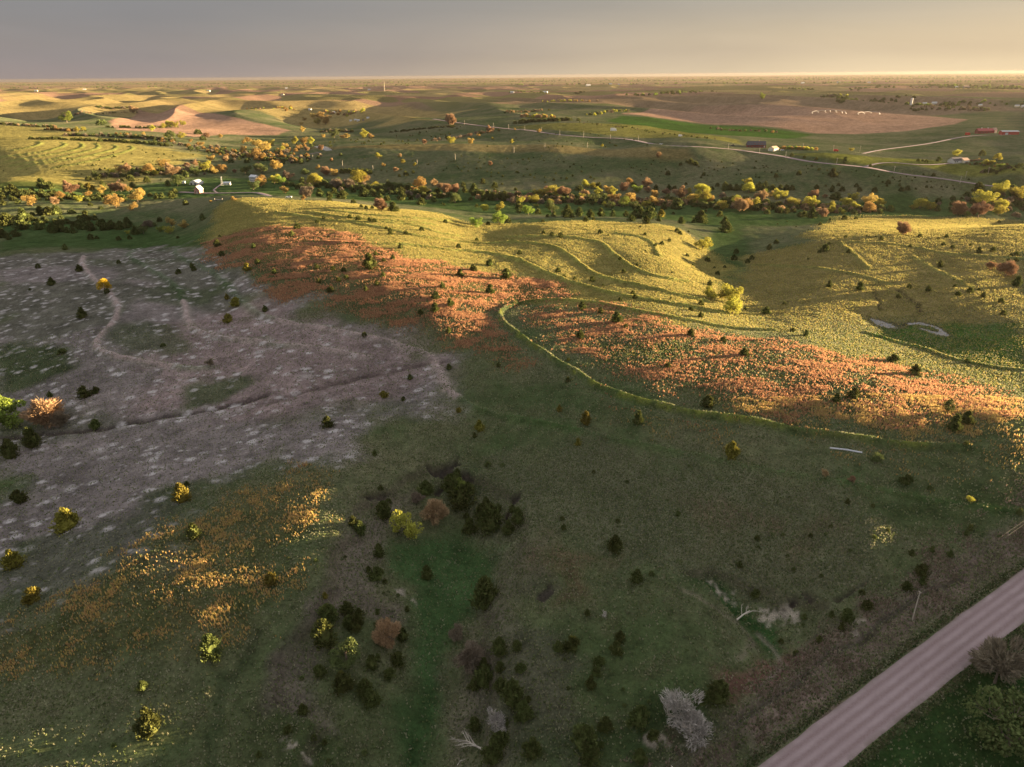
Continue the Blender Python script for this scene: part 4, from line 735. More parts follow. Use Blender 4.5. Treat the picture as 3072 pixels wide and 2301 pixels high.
 "160,1160,105y;220,1150,75y;160,1225,68y;295,1220,105y;465,1170,95p;445,1235,125y;558,1145,42p;535,1310,95p;590,1250,105y;600,1275,85y;700,1280,70y;795,1165,85y;740,1225,110y;815,1250,95y;915,1200,115o;920,1270,120o;1015,1220,85y;1345,1235,125y;1435,1250,92y;1285,1240,60y;1655,1300,130p;1722,1298,65g;1825,1310,140p;1990,1290,100y;2010,1245,125y;1870,1215,155y;1995,1120,135y;2150,1165,135y;40,322,65g;775,758,38y;1645,800,70y;1880,875,60y;1990,835,80y;1930,870,50y;2005,905,55g;125,608,30o;30,1170,70p;2200,1120,90y",
'A2': "670,1110,50c;550,1135,70c;440,1120,110v;740,1155,100c;630,1140,50c;370,1070,45c;830,1100,45c;945,1095,50c;920,1135,90c;1000,1135,60c;1050,1170,70c;1110,1170,50c;1230,1165,80c;1305,1160,40c;1390,1205,70c;1495,1180,60c;1190,1090,35e;895,1225,30c;935,1235,30c;985,1235,30c;1160,1260,90c;630,1172,40c;415,1165,50o;1580,1205,20c;1565,1195,15c;1740,1050,40e;1750,1100,60c;1830,1125,90c;1950,1160,80c;1990,1165,80c;2080,1170,80c;1895,1172,30c;1850,1222,30c;2170,1080,25c;2000,1060,50c;2000,1092,30c;1900,1025,60c;2060,1035,20c;1265,960,42e;1210,970,25c;1325,938,25c;583,1312,25c;800,1312,35c;870,1332,45c;963,1332,30c;1003,1342,35c;1590,1352,35c;1100,1402,25c;1135,1422,35c;1135,1457,35c;1268,1452,35c;1395,1417,40c;530,1348,30c;365,1402,50c;320,1462,55c;1850,1502,25c;1700,1560,35c;1945,1370,35c;830,1190,40c;735,940,42c;765,940,42c;800,938,42c;835,940,42c;870,940,42c;905,940,42c;940,942,42c;970,945,35c;2110,1350,50c;2200,1240,70c;2185,1180,60c;1690,888,12c;1700,902,12c;1725,922,12c;1745,890,12c;1780,925,14c;1850,905,16c;1880,900,12c;1970,940,14c;1970,970,16c;2030,942,14c;2065,970,18c;2180,935,18c;1600,900,10c;1575,920,12c;1225,912,14c;1360,890,10c;1450,870,14c;2080,892,12c;1060,705,20c;1260,700,15c;1285,700,15c;1940,720,14c;"
 "510,1045,135y;470,1055,75y;545,1015,70y;605,960,85p;675,965,75o;535,905,45o;430,945,65v;1380,1080,125o;1345,1095,65o;1415,1130,110y;1495,1045,62p;1545,1065,62p;1600,1115,105p;1675,1105,85p;1670,1190,115v;860,1035,145y;915,1025,95o;1010,1070,80y;690,1070,105k;800,1070,95k;1120,1090,110v;1170,1085,90v;1220,1085,90v;1270,1080,80v;1060,1085,80v;265,1110,75o;65,1060,105o;175,1030,100y;235,1030,85g;195,920,105o;70,945,110v;290,1000,85k;1060,1255,115p;1920,1255,80y;2035,1260,95y;2140,1200,75k;2040,1372,140g;1860,1398,112g;150,712,60y;100,770,120o;30,730,80o;60,840,125o;240,765,62y;270,735,62o;345,697,72y;420,697,72o;480,697,72y;740,655,40o;778,648,52o;920,648,90y;975,648,52o;560,750,52p;445,758,42p;580,645,40o;670,648,90v;500,485,50o;555,485,72o;425,502,36o;530,535,62y;600,535,90o;400,540,32o;410,595,60o;1040,818,62y;1080,885,45o;1182,925,52p;1335,878,36y;1240,858,45y;1215,802,35b;650,842,30p;1415,698,46p;1645,693,76y;1800,698,60o;1985,662,30y;1640,545,100p;1960,605,60p;2140,692,40y;1865,638,30o;1795,632,30p;1965,875,40b;1260,1080,30v;900,440,60y;440,1150,120k",
'A1': "755,1490,50c;805,1485,30c;985,1497,40c;1075,1487,35c;1475,1480,25c;1680,1332,60c;1820,1467,20c;1325,1345,45c;1125,1450,75c;20,1480,90c;75,1495,55c;130,1470,80c;190,1410,110c;340,1410,90c;440,1440,90c;500,1430,90c;560,1435,60c;610,1440,60c;690,1410,100c;760,1420,70c;860,1415,110c;930,1405,90c;1000,1410,70c;1060,1395,80c;60,1375,130c;200,1335,90c;340,1290,80c;410,1290,90c;470,1285,80c;660,1335,60c;720,1335,80c;790,1330,60c;150,1195,60c;95,1165,60c;30,1205,60c;595,1275,60v;838,1238,42v;750,1212,35c;455,1125,50e;350,1135,70c;100,1095,80c;350,1065,80c;420,1075,70c;670,1065,60c;740,1080,80e;850,1050,60c;1100,1065,60c;1175,1095,40c;1030,1175,60c;1300,1155,60c;1345,1150,60c;1425,1150,70c;1450,1105,45c;1540,1205,45c;1395,1045,60c;1090,1005,50c;1220,1015,50c;1545,975,60c;1020,850,15c;1095,860,12c;770,880,20c;830,915,20c;870,905,15c;535,870,12c;550,912,12c;460,935,10c;675,950,12c;740,985,12c;885,980,10c;480,890,8c;370,790,8c;485,815,8c;600,830,10c;440,855,8c;575,790,10c;700,855,8c;945,805,18c;940,770,12c;1090,780,12c;800,695,12c;1180,750,10c;1210,770,12c;1300,780,10c;1360,785,14c;1430,800,12c;1600,790,12c;1580,760,14c;1640,760,12c;1250,880,15c;1290,870,12c;1200,860,10c;1345,870,12c;1400,880,14c;960,900,10c;220,910,8c;30,920,8c;1270,1380,60v;1190,1400,70v;"
 "555,520,110g;590,1120,112p;850,1110,82o;500,1165,100o;265,1215,112o;455,1205,76p;660,1180,68y;725,1150,76o;955,1095,85p;1005,1095,80p;1068,1095,62o;1100,1250,92o;1140,1185,145o;960,1230,140o;1470,1050,115v;1425,1375,92o;1525,1400,88o;1410,1445,80y;1325,1430,68g;1225,1395,92k;1060,1445,40y;1190,1445,80v;1360,895,88o;1240,945,122o;1290,960,62y;1045,930,82p;990,930,70o;925,945,62y;1430,970,112p;1550,895,62p;1615,885,62p;1740,845,72o;1690,925,102y;1780,945,100o;1850,940,92o;1630,965,92v;1875,845,62p;1945,935,36p;2035,955,92v;2150,925,92k;2170,1045,100o;2100,1080,100v;2020,775,72o;2120,795,82o;1940,1170,52o;1745,1182,30o;1265,590,62y;1350,572,60y;1400,562,70y;1460,562,66y;1520,545,56y;1580,683,36o;1640,715,50o;1670,715,50o;1640,615,62v;1710,645,62p;1830,648,42o;1500,655,72y;1420,665,92v;1380,645,52y;1190,625,36o;1680,665,52v;2020,695,52o;2060,685,62o;1110,442,62p;640,600,60y;690,590,50y;855,530,55v;830,540,60v"}
def dup_dist(a, b): return math.hypot(a[0]-b[0], a[1]-b[1])
TL = []; TG = []
for tag, s in TREES.items():
    for e in s.split(';'):
        if not e: continue
        x, y, w = e[:-1].split(','); k = e[-1]; w = float(w); q = P(tag, [(float(x), float(y))])[0]; wp = w*.36215
        if any(k2 in 'ce' and k in 'cev' and dup_dist(q, q2) < .35*min(wp, w2) for q2, w2, k2 in TL): continue
        TL.append((q, wp, k)); TG.append(tag)
pq = np.array([t[0] for t in TL]); wpx = np.array([t[1] for t in TL])
dep = PITCH+np.arctan((pq[:, 1]-1150)/FPX)
pc = pq.copy(); pc[:, 1] -= .36*wpx*np.sin(np.clip(dep, 0, 1))
W3 = march(pc)
zax = (W3-np.array((0, 0, CAMZ)))@fw; size = wpx*zax/FPX*1.1*np.where((pq[:, 1] > 1330), 1.12, 1)
LM = [ # landmarks for telling one tree from another (overview pixels)
(230,600,'the lone yellow tree on the grey slope'),(30,900,'the big green tree at the left edge'),(935,1120,'the orange-tipped tree in the hollow'),(885,1150,'the olive tree in the hollow'),(840,1380,'the sunlit willow below the hollow'),(745,1420,'the bare olive tree by the cedars'),(950,1010,'the forked earth scarp'),(810,1075,'the narrow dark scarp'),(1110,1085,'the long scarp on the right of the hollow'),(1475,1540,'the pale leafless trees'),(1620,1330,'the dead log'),(1010,1620,'the dead branching tree'),(1070,1590,'the small white bush'),(1690,1310,'the pale eroded bank'),(1980,1310,'the utility pole by the gravel road'),(1590,640,'the yellow-green cottonwood clump'),(1515,535,'the round tree on the golden hill'),(1040,480,'the twin green trees in the draw'),(1960,700,'the forked pond'),(2175,590,'the pale bare thicket'),(1945,497,'the bare tan tree'),(1080,680,'the bend in the bright terrace'),(1830,972,'the long pipe in the grass'),(1780,1020,'the small bare tan tree'),(2095,1080,'the small yellow tree'),(430,410,'the pink gabled house'),(420,393,'the round-roofed hut'),(490,395,'the white shed by the windmill'),(550,385,'the white house in the trees'),(370,490,'the orange trees on the near bank'),(210,610,'the white streaks on the grey slope'),(1640,315,'the red farmhouse'),(1670,320,'the tan-roofed garage'),(2060,345,'the dark-roofed house'),(2130,283,'the red barn'),(1620,400,'the tall yellow poplar'),(2000,440,'the paired yellow trees'),(2150,450,'the last trees at the right edge'),(1830,440,'the yellow grove on the right'),(1300,430,'the middle of the creek grove'),(1070,440,'the left end of the creek grove'),(945,410,'the pinkish tree group'),(690,390,'the yellow tree by the creek'),(810,385,'the long dark thicket'),(130,420,'the creek at the far left'),(60,500,'the dark cedar belt'),(300,380,'the foot of the terraced left hill'),(150,330,'the arcs of the left hill'),(360,265,'the brown field'),(620,320,'the creek bend'),(770,262,'the distant farmyard'),(900,345,'the pole line pasture'),(1150,270,'the dark windbreak'),(1350,370,'the sunlit patch on the far slope'),(1800,400,'the pasture below the road'),(300,1250,'the yellow grass patches'),(450,1400,'the lower left slope'),(130,1140,'the lower grey slope'),(500,650,'the curving bank on the grey slope'),(700,560,'the top of the orange slope'),(850,620,'the middle of the orange slope'),(1000,590,'the right of the orange slope'),(1600,760,'the right orange slope'),(1900,860,'the end of the orange slope'),(1330,920,'the lower terrace'),(1330,1180,'the smooth mid slope'),(1290,1420,'the lower middle slope'),(1900,1180,'the olive right slope'),(1750,600,'the sunlit right slope'),(2050,640,'the shaded right slope'),(720,470,'the crest of the golden hill'),(900,490,'the terraces of the golden hill'),(1250,590,'the long golden terraces')]
LP = np.array([(a*1.38879, b*1.38879) for a, b, _ in LM])
KN = {'c': ('dark', 'cedar'), 'e': ('sunlit golden', 'cedar'), 'y': ('yellow-green', 'budding tree'), 'g': ('fresh green', 'leafy tree'), 'o': ('orange-tan', 'budding tree'), 'p': ('pinkish', 'budding tree'), 'v': ('dull olive', 'bush'), 'b': ('tan', 'bare tree'), 'w': ('whitish', 'leafless tree'), 'k': ('grey-brown', 'bare tree'), 'n': ('bright yellow', 'leafy tree')}
buckets = {}
for i, (q, w, k) in enumerate(TL):
    d = np.hypot((LP[:, 0]-q[0]), (LP[:, 1]-q[1])*2.2); j = int(d.argmin()); dx, dy = q[0]-LP[j, 0], (q[1]-LP[j, 1])*2.2
    side = ('right of' if dx > 0 else 'left of') if abs(dx) > abs(dy) else ('in front of' if dy > 0 else 'behind')
    if d[j] < 14: side = 'at'
    sz = 'big' if w > 38 else 'small' if w < 15 else ''
    buckets.setdefault((j, side, k, sz), []).append((d[j], i))
ORD = ['', 'second ', 'third ', 'fourth ', 'fifth ', 'sixth ', 'seventh ', 'eighth ', 'ninth ', 'tenth ', 'eleventh ', 'twelfth ', 'thirteenth ', 'fourteenth ', 'fifteenth ', 'sixteenth ']
LAB = {}
for (j, side, k, sz), L_ in buckets.items():
    L_.sort()
    for r_, (_, i) in enumerate(L_):
        a, b = KN[k]; LAB[i] = f"{ORD[min(r_, 15)]}{'nearest ' if len(L_) > 1 else ''}{sz+' ' if sz else ''}{a} {b} {side} {LM[j][2]}"
SPEC = {}
rg = np.random.default_rng(77)
cedars = [i for i, t in enumerate(TL) if t[2] in 'ce']; cedars.sort(key=lambda i: -wpx[i]); keep = set(cedars[:300]); rest = cedars[300:]
print('trees', len(TL), 'cedars', len(cedars), 'individual', len(keep))
GRP = {'c': 'cedars scattered over the prairie', 'e': 'cedars scattered over the prairie', 'v': 'low olive bushes', 'y': 'budding trees of the valley', 'g': 'budding trees of the valley', 'o': 'budding trees of the valley', 'p': 'budding trees of the valley', 'b': 'bare trees', 'w': 'bare trees', 'k': 'bare trees', 'n': None}
CAT = {'c': 'cedar', 'e': 'cedar', 'v': 'bush'}
def plant(i):
    q, w, k = TL[i]; x, y, z = W3[i]; s = size[i]; a = rg.random()*6.28; v = int(rg.integers(0, 12)); near = w > 13
    bush = k == 'v' and w < 26; zs = s*(.92+.2*rg.random())*{'A': .8, 'B': .86, 'C': 1, 'D': 1}[TG[i][0]]
    nm = 'red_cedar' if k in 'ce' else 'bush' if bush else 'bare_tree' if k in 'wbk' else 'budding_tree'
    if k in 'ce': sets = CG if w > 22 else CS; g = sets[v % len(sets)]; kk = f'cedar{v % len(sets)}{"n" if w > 22 else "f"}'
    elif bush: g = (BG[v % 4], None); kk = f'bush{v%4}'
    elif k == 'w': g = DW[v % 2]; kk = f'open{v%2}'
    elif k in 'bwkp': g = DT[v % 3]; kk = f'twig{v%3}'
    elif (k in 'y' and abs(q[0]-2243) < 10 and w < 30): g = DC[v % 2]; kk = f'tall{v%2}'
    else: g = DG[v % 7]; kk = f'leafy{v%7}'; zs *= .86
    lab = LAB[i]; props = dict(label=lab, category=CAT.get(k, 'tree') if not (k == 'v' and not bush) else 'tree', group=GRP[k])
    if k in 'ce' and w > 13: props['group'] = GRP[k]
    sink = -.03*s
    if near and g[1] is not None:
        r = bpy.data.objects.new(nm, None); scene.collection.objects.link(r); r.location = (x, y, z+sink); r.rotation_euler.z = a; r.scale = (s, s, zs)
        for p_, v_ in props.items():
            if v_: r[p_] = v_
        link('crown', cm(f'crown|{kk}{k}', g[0], ML[k]), r); link('trunk', cm(f'trunk|{kk}{"p" if k == "w" else ""}', g[1], ML['palebark' if k == 'w' else 'bark']), r)
    else:
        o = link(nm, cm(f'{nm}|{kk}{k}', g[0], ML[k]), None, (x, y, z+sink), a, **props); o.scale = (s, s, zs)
for i, t in enumerate(TL):
    if t[2] in 'ce' and i not in keep: continue
    plant(i)
# the smallest far cedars together
Vs = []; Fs = []; off = 0
extra = []
def far_dots(poly, n, smin, smax):
    w_ = march(P('F', poly), H0)[:, :2]; lo, hi = w_.min(0), w_.max(0); c = 0
    while c < n:
        p = lo+rg.random(2)*(hi-lo)
        if inside(w_, np.array([p[0]]), np.array([p[1]]))[0] and fbm(np.array([p[0]]), np.array([p[1]]), 120, 2, 7)[0] > -.15: extra.append((p[0], p[1], smin+rg.random()*(smax-smin))); c += 1
far_dots([(250,330),(440,350),(400,400),(200,390),(60,360)], 60, 1.2, 2.6); far_dots([(700,345),(1500,340),(1500,380),(800,380)], 70, 1.1, 2.4)
far_dots([(1500,340),(1900,370),(2150,410),(2000,425),(1500,390)], 70, 1.2, 2.6); far_dots([(400,310),(1000,270),(1000,300),(700,320),(500,335)], 90, 2, 4.5)
far_dots([(1080,300),(1350,290),(1500,310),(1150,330)], 30, 1.5, 3); far_dots([(1500,480),(2212,470),(2212,680),(1700,600)], 40, .6, 1.4)
for i in rest: extra.append((W3[i][0], W3[i][1], size[i]))
for x, y, s in extra:
    g = BG[int(rg.integers(0, 4))]; z = float(lookup(x, y)); Vs.append(g[0]*np.array((s, s, s*1.2))+np.array((x, y, z-.05))); Fs.append(g[1]+off); off += len(g[0])
link('scattered_cedars', mk_mesh('scattered_cedars', np.vstack(Vs), np.vstack(Fs), [ML['c']]), kind='stuff', label='tiny dark cedars dotted over the far pastures', category='cedars')
# brush belts in the far draws and the wooded plain on the horizon
def belt(pts, tag, n, wd, smin, smax, cols, name, label, tall=.9):
    w_ = smooth_line(march(P(tag, pts), H0)[:, :2], 2); L = np.concatenate(([0], np.cumsum(np.linalg.norm(np.diff(w_, axis=0), axis=1)))); out = {c: [] for c in cols}
    for _ in range(n):
        q = rg.random()*L[-1]; x = np.interp(q, L, w_[:, 0])+rg.normal()*wd; y = np.interp(q, L, w_[:, 1])+rg.normal()*wd; out[cols[int(rg.integers(0, len(cols)))]].append((x, y, smin+rg.random()*(smax-smin)))
    return out
BR = {}
def add_belt(*a, **k):
    for c, l in belt(*a, **k).items(): BR.setdefault(c, []).extend(l)
for pts, tag, n, wd, s0, s1, cols in [
 ([(0,655),(300,690),(600,660),(900,700)], 'L', 0, 1, 1, 1, 'c'),
 ([(0,645),(300,665),(500,680),(700,690)], 'L', 60, 5, 4, 8, 'ckp'), ([(600,715),(900,740),(1100,735)], 'L', 45, 5, 4, 9, 'cko'), ([(800,800),(1200,800),(1600,815),(2000,840),(2209,865)], 'L', 110, 6, 4, 9, 'ckv'),
 ([(450,840),(900,850),(1200,860),(1500,870),(1900,900),(2209,935)], 'L', 130, 6, 4, 8, 'ccv'), ([(1280,440),(1450,450),(1650,440)], 'L', 45, 12, 5, 11, 'vkc'), ([(1000,520),(1400,500),(1750,500)], 'L', 25, 6, 4, 8, 'kvp'),
 ([(1450,690),(1700,700),(1900,700),(2209,690)], 'L', 50, 10, 4, 9, 'kvc'), ([(0,400),(200,405),(340,410)], 'A2', 50, 12, 6, 12, 'yop'), ([(560,430),(700,440),(830,450)], 'A2', 40, 9, 5, 11, 'yop'),
 ([(1150,600),(1400,570),(1650,555)], 'A2', 75, 7, 3, 6, 'ccc'), ([(1480,670),(1650,650),(1900,600),(2050,585)], 'A2', 60, 7, 3, 7, 'ckp'), ([(560,600),(680,590),(820,600)], 'A2', 40, 10, 5, 10, 'vkc'), ([(380,720),(250,760),(150,800)], 'A2', 35, 12, 5, 9, 'vko'),
 ([(100,525),(250,510),(400,505),(550,500)], 'A3', 70, 9, 7, 11, 'ccv'), ([(150,470),(260,480),(380,475)], 'A3', 30, 9, 6, 12, 'yop'), ([(0,440),(150,430),(300,420)], 'A3', 50, 9, 4, 8, 'ckp'), ([(690,460),(800,445),(1000,425)], 'A3', 45, 8, 5, 10, 'vyk'),
 ([(560,500),(750,540),(1000,560),(1400,620),(1700,655)], 'A3', 60, 8, 2, 4, 'ckv'), ([(1730,570),(1900,590),(2100,590),(2209,600)], 'A3', 40, 10, 3, 6, 'vkc'),
 ([(980,290),(1300,285),(1550,265),(1750,262)], 'A3', 80, 25, 10, 18, 'vcg'), ([(330,345),(500,340),(670,345)], 'A3', 40, 14, 6, 10, 'yko'), ([(580,275),(630,275)], 'A3', 12, 15, 10, 16, 'c'), ([(0,275),(200,265),(330,275)], 'A3', 35, 25, 8, 14, 'cv'),
 ([(680,350),(900,340),(1200,335)], 'A4', 90, 18, 8, 14, 'vcv'), ([(530,305),(700,305)], 'A4', 25, 12, 8, 13, 'vyk'), ([(280,240),(430,240)], 'A4', 35, 30, 10, 16, 'vg'), ([(1250,400),(1500,370),(1750,355),(2209,380)], 'A4', 90, 20, 7, 12, 'vgc'), ([(1300,415),(1600,400),(1900,420)], 'A4', 50, 14, 6, 11, 'vck'),
 ([(1500,215),(1800,225),(2209,240)], 'A4', 130, 60, 14, 22, 'vcg'), ([(850,240),(1050,230),(1400,225)], 'A4', 70, 40, 12, 20, 'vcv'), ([(200,735),(300,740),(450,745)], 'A4', 45, 4, 4, 7, 'ygo'), ([(1750,860),(1900,870),(2100,870)], 'A4', 20, 4, 2, 4, 'kvo'), ([(1880,930),(2000,915),(2209,885)], 'A4', 35, 4, 3, 5, 'kvc'),
 ([(1760,835),(1850,835)], 'A4', 12, 3, 2, 4, 'ko'), ([(2270,1440),(2500,1200)], 'F', 0, 2, 1, 2, 'v'),
 ([(1040,425),(1200,432),(1350,440),(1480,440),(1700,455)], 'F', 330, 13, 4, 10, 'cvvkp'), ([(1720,448),(1800,455),(1900,452)], 'F', 90, 10, 4, 9, 'vkp'), ([(650,395),(800,410),(950,425)], 'F', 190, 12, 4, 9, 'cvvk'),
 ([(230,385),(350,370),(450,370)], 'F', 130, 12, 4, 9, 'vkc'), ([(450,320),(560,340),(650,350)], 'F', 150, 20, 5, 10, 'vko'), ([(0,420),(130,430),(280,425)], 'F', 170, 13, 4, 8, 'ccv'), ([(0,470),(100,478),(250,492)], 'F', 80, 6, 3, 6, 'ccv'), ([(250,290),(330,300),(420,320)], 'F', 50, 10, 4, 8, 'vko'),
 ([(2060,450),(2212,440)], 'F', 80, 14, 4, 9, 'vk'), ([(0,195),(500,196),(1000,193)], 'F', 0, 1, 1, 1, 'c')]:
    if n: add_belt(pts, tag, n, wd, s0, s1, list(cols), '', '')
for y0, y1, n, s0, s1, sg in ((183.5,181,1500,22,34,260),(179,177,900,26,40,600),(190,188,350,16,26,120)):   # wooded river plain
    for _ in range(n):
        px = rg.random()*2212; base = y0+(y1-y0)*px/2212*1.0+(-12*px/2212) ; p = march(P('F', [(px, base+rg.normal()*.8)]), H0)[0]
        if fbm(np.array([p[0]]), np.array([p[1]]), 900, 2, 3)[0] < -.12: continue
        BR.setdefault('v' if rg.random() < .7 else 'g', []).append((p[0], p[1], s0+rg.random()*(s1-s0)))
BN = {'c': 'dark cedar thickets', 'v': 'olive woods on the far plain and in the draws', 'k': 'grey-brown brush in the draws', 'p': 'pinkish brush in the draws', 'o': 'orange-tan brush in the draws', 'y': 'yellow-green brush in the draws', 'g': 'fresh green woods far off'}
for c, l in BR.items():
    Vs = []; Fs = []; off = 0
    for x, y, s in l:
        g = BG[int(rg.integers(0, 4))]; z = float(lookup(x, y)); a = rg.random()*6.28; ca, sa = math.cos(a), math.sin(a); G_ = g[0]@np.array(((ca, sa, 0), (-sa, ca, 0), (0, 0, 1.)))
        Vs.append(G_*np.array((s, s, s*.95))+np.array((x, y, z-.1))); Fs.append(g[1]+off); off += len(g[0])
    link('brush', mk_mesh('brush', np.vstack(Vs), np.vstack(Fs), [ML[c]]), kind='stuff', label=BN[c], category='brush')
# ------------------------------------------------------------------ buildings, poles and the other things people put here
def flat(name, col, rough=.8, metal=0., var=.12, scale=1.5):
    def b(nt, N, out):
        g = N('ShaderNodeTexCoord').outputs['Object']; n = noise_n(N, g, scale, 4, .65)
        p = N('ShaderNodeBsdfPrincipled', ins={'Roughness': rough, 'Metallic': metal, 'Specular IOR Level': .25})
        nt.links.new(mixc(N, n, tuple(c*(1-var*2) for c in col), tuple(min(1, c*(1+var*2)) for c in col)), p.inputs['Base Color']); nt.links.new(p.outputs[0], out.inputs[0])
    return mat(name, b)
MW = {'white': flat('white_siding', (.52, .51, .49)), 'cream': flat('cream_siding', (.72, .64, .48)), 'red': flat('red_siding', (.36, .055, .045)), 'brick': flat('pink_brick', (.42, .22, .18)), 'dkred': flat('dark_red_siding', (.20, .045, .04)),
      'wroof': flat('pale_metal_roof', (.42, .42, .42), .6), 'droof': flat('dark_shingles', (.065, .06, .07)), 'troof': flat('tan_shingles', (.34, .22, .16)), 'rroof': flat('red_metal_roof', (.28, .05, .05), .5), 'groof': flat('grey_metal', (.42, .43, .45), .45, .3),
      'glass': flat('window_glass', (.03, .035, .045), .15), 'trim': flat('white_trim', (.6, .59, .56)), 'wood': flat('weathered_wood', (.27, .23, .19), .9, 0, .3), 'pole': flat('pale_pole_wood', (.46, .40, .33), .9, 0, .2), 'wire': flat('line_wire', (.10, .095, .09), .7, 0),
      'tyre': flat('tyre_rubber', (.02, .02, .02)), 'carw': flat('white_paint', (.75, .75, .74), .3), 'carr': flat('red_paint', (.45, .04, .03), .3), 'cark': flat('black_paint', (.03, .03, .035), .3), 'pipe': flat('galvanised_pipe', (.42, .42, .44), .45, .4), 'stone': flat('concrete', (.35, .33, .30))}
def at(tag, x, y): return march(P(tag, [(x, y)]))[0]
def scale_at(p): return float((p-np.array((0, 0, CAMZ)))@fw/FPX)*.36215
def root(name, p, rz, label, cat, group=None):
    r = bpy.data.objects.new(name, None); scene.collection.objects.link(r); r.location = p; r.rotation_euler.z = rz; r['label'] = label; r['category'] = cat
    if group: r['group'] = group
    return r
def part(name, mb, m, par, smooth=False, **pr): return link(name, mb.mesh(name, MW[m] if isinstance(m, str) else m, smooth), par, **pr)
def gable(r, L, Wd, hw, hr, wall, roof, wins=(), door=None, x0=0., y0=0., ov=.4, chim=False, garage=(), dorm=0, hip=False):
    """long side along x, ridge along x; wins: (face, u, z, w, h) face in 'f','b','l','r'"""
    a, b = L/2, Wd/2; m = MB()
    m.add([(x0-a, y0-b, -1.2), (x0+a, y0-b, -1.2), (x0+a, y0+b, -1.2), (x0-a, y0+b, -1.2), (x0-a, y0-b, hw), (x0+a, y0-b, hw), (x0+a, y0+b, hw), (x0-a, y0+b, hw), (x0-a, y0, hw+hr), (x0+a, y0, hw+hr)],
          [(3,2,1,0),(0,1,5,4),(2,3,7,6),(1,2,6,9,5),(3,0,4,8,7)] if not hip else [(3,2,1,0),(0,1,5,4),(2,3,7,6),(1,2,6,5),(3,0,4,7),(4,5,6,7)])
    part('wall', m, wall, r); m = MB(); t = .18; e = ov; k = (hr)/b
    cut = b*.8 if hip else -e
    for s in (-1, 1):
        ze = hw-k*e+.03; zr = hw+hr+.03
        v = [(x0-a-e, y0+s*(b+e), ze), (x0+a+e, y0+s*(b+e), ze), (x0+a-cut, y0, zr), (x0-a+cut, y0, zr)]; v += [(q[0], q[1], q[2]+t) for q in v]
        m.add(v, [(3,2,1,0),(4,5,6,7),(0,1,5,4),(1,2,6,5),(2,3,7,6),(3,0,4,7)] if s < 0 else [(0,1,2,3),(7,6,5,4),(4,5,1,0),(5,6,2,1),(6,7,3,2),(7,4,0,3)])
    if hip:
        for s in (-1, 1): m.add([(x0+s*(a+e), y0-b-e, hw-k*e+.2), (x0+s*(a+e), y0+b+e, hw-k*e+.2), (x0+s*(a-cut), y0, hw+hr+.2)], [(0, 1, 2)])
    rf = part('roof', m, roof, r)
    if chim: part('chimney', MB().box(x0+a*.3-.4, x0+a*.3+.4, y0-.4, y0+.4, hw, hw+hr+1.2), 'brick', rf)
    def slab(f, u, z, w, h, d=.08):
        if f == 'f': return MB().box(x0+u-w/2, x0+u+w/2, y0-b-d, y0-b+.02, z, z+h)
        if f == 'b': return MB().box(x0+u-w/2, x0+u+w/2, y0+b-.02, y0+b+d, z, z+h)
        if f == 'l': return MB().box(x0-a-d, x0-a+.02, y0+u-w/2, y0+u+w/2, z, z+h)
        return MB().box(x0+a-.02, x0+a+d, y0+u-w/2, y0+u+w/2, z, z+h)
    for f, u, z, w, h in wins:
        o = part('window', slab(f, u, z, w, h, .10), 'glass', r); part('frame', slab(f, u, z-.12, w+.25, .12, .16).box(*(0, 0, 0, 0, 0, 0)) if False else slab(f, u, z-.14, w+.25, .14, .16), 'trim', o)
    if door: part('door', slab(*door, .12), 'trim', r)
    for g_ in garage: part('garage_door', slab(*g_, .12), 'white', r)
    for i in range(dorm):
        u = x0-a+L*(i+1)/(dorm+1); z0 = hw+.3; m = MB().box(u-.9, u+.9, y0-b*.75, y0-b*.2, z0, z0+1.5); d_ = part('dormer', m, wall, rf)
    return r
# --- the farmstead by the creek
p = at('A1', 1650, 1102); u = scale_at(p)
r = root('farmhouse', p, R(24), 'small pink gabled house with a pale roof beside the dirt farm track', 'house')
gable(r, 9.5, 8.2, 5.2, 4.4, 'brick', 'wroof', [('l', -1.9, 1.2, 1., 1.5), ('l', 1.9, 1.2, 1., 1.5), ('l', 0, 4.6, .9, 1.3), ('f', -2.4, 1.3, 1., 1.4), ('f', 2.4, 1.3, 1., 1.4)], ('l', 0, -.1, 1., 2.2), chim=True); r.rotation_euler.z = R(80); r.scale = (.85,)*3
p = at('A1', 1602, 1035)
r = root('quonset_hut', p, R(-90), 'grey round-roofed metal hut with a white front behind the pink house', 'hut')
m = MB(); n = 14; Rr = 5.6; Lh = 14
for yy in (0, Lh):
    for i in range(n+1): a = math.pi*i/n; m.V.append((yy, Rr*math.cos(a), Rr*math.sin(a)*1.05-.3))
m.F = [(i, i+1, n+2+i, n+1+i) for i in range(n)]; part('shell', m, 'groof', r, True)
m = MB(); m.V = [(-.02, Rr*.98*math.cos(math.pi*i/n), Rr*1.02*math.sin(math.pi*i/n)-.3) for i in range(n+1)]; m.F = [tuple(range(n+1))]; part('front_wall', m, 'white', r)
m = MB(); m.V = [(Lh-.02, Rr*.98*math.cos(math.pi*i/n), Rr*1.02*math.sin(math.pi*i/n)-.3) for i in range(n+1)]; m.F = [tuple(range(n+1))[::-1]]; part('back_wall', m, 'groof', r)
for s in (-1, 1): part('door', MB().box(-.12, 0, s*2.6-.9, s*2.6+.9, -.2, 2.4), 'glass', r)
r.rotation_euler.z = R(84)
p = at('A1', 1885, 1034); r = root('shed', p, R(3), 'low white shed beside the windmill', 'shed'); gable(r, 8.2, 5, 2.6, 1.3, 'white', 'groof', [('f', -2, .9, .8, .8), ('f', 2.2, .9, .8, .8)], ('f', 0, 0, 1.1, 2))
p = at('A1', 1842, 1040); r = root('windmill', p, 0, 'slender farm windmill with a pale fan beside the white shed', 'windmill')
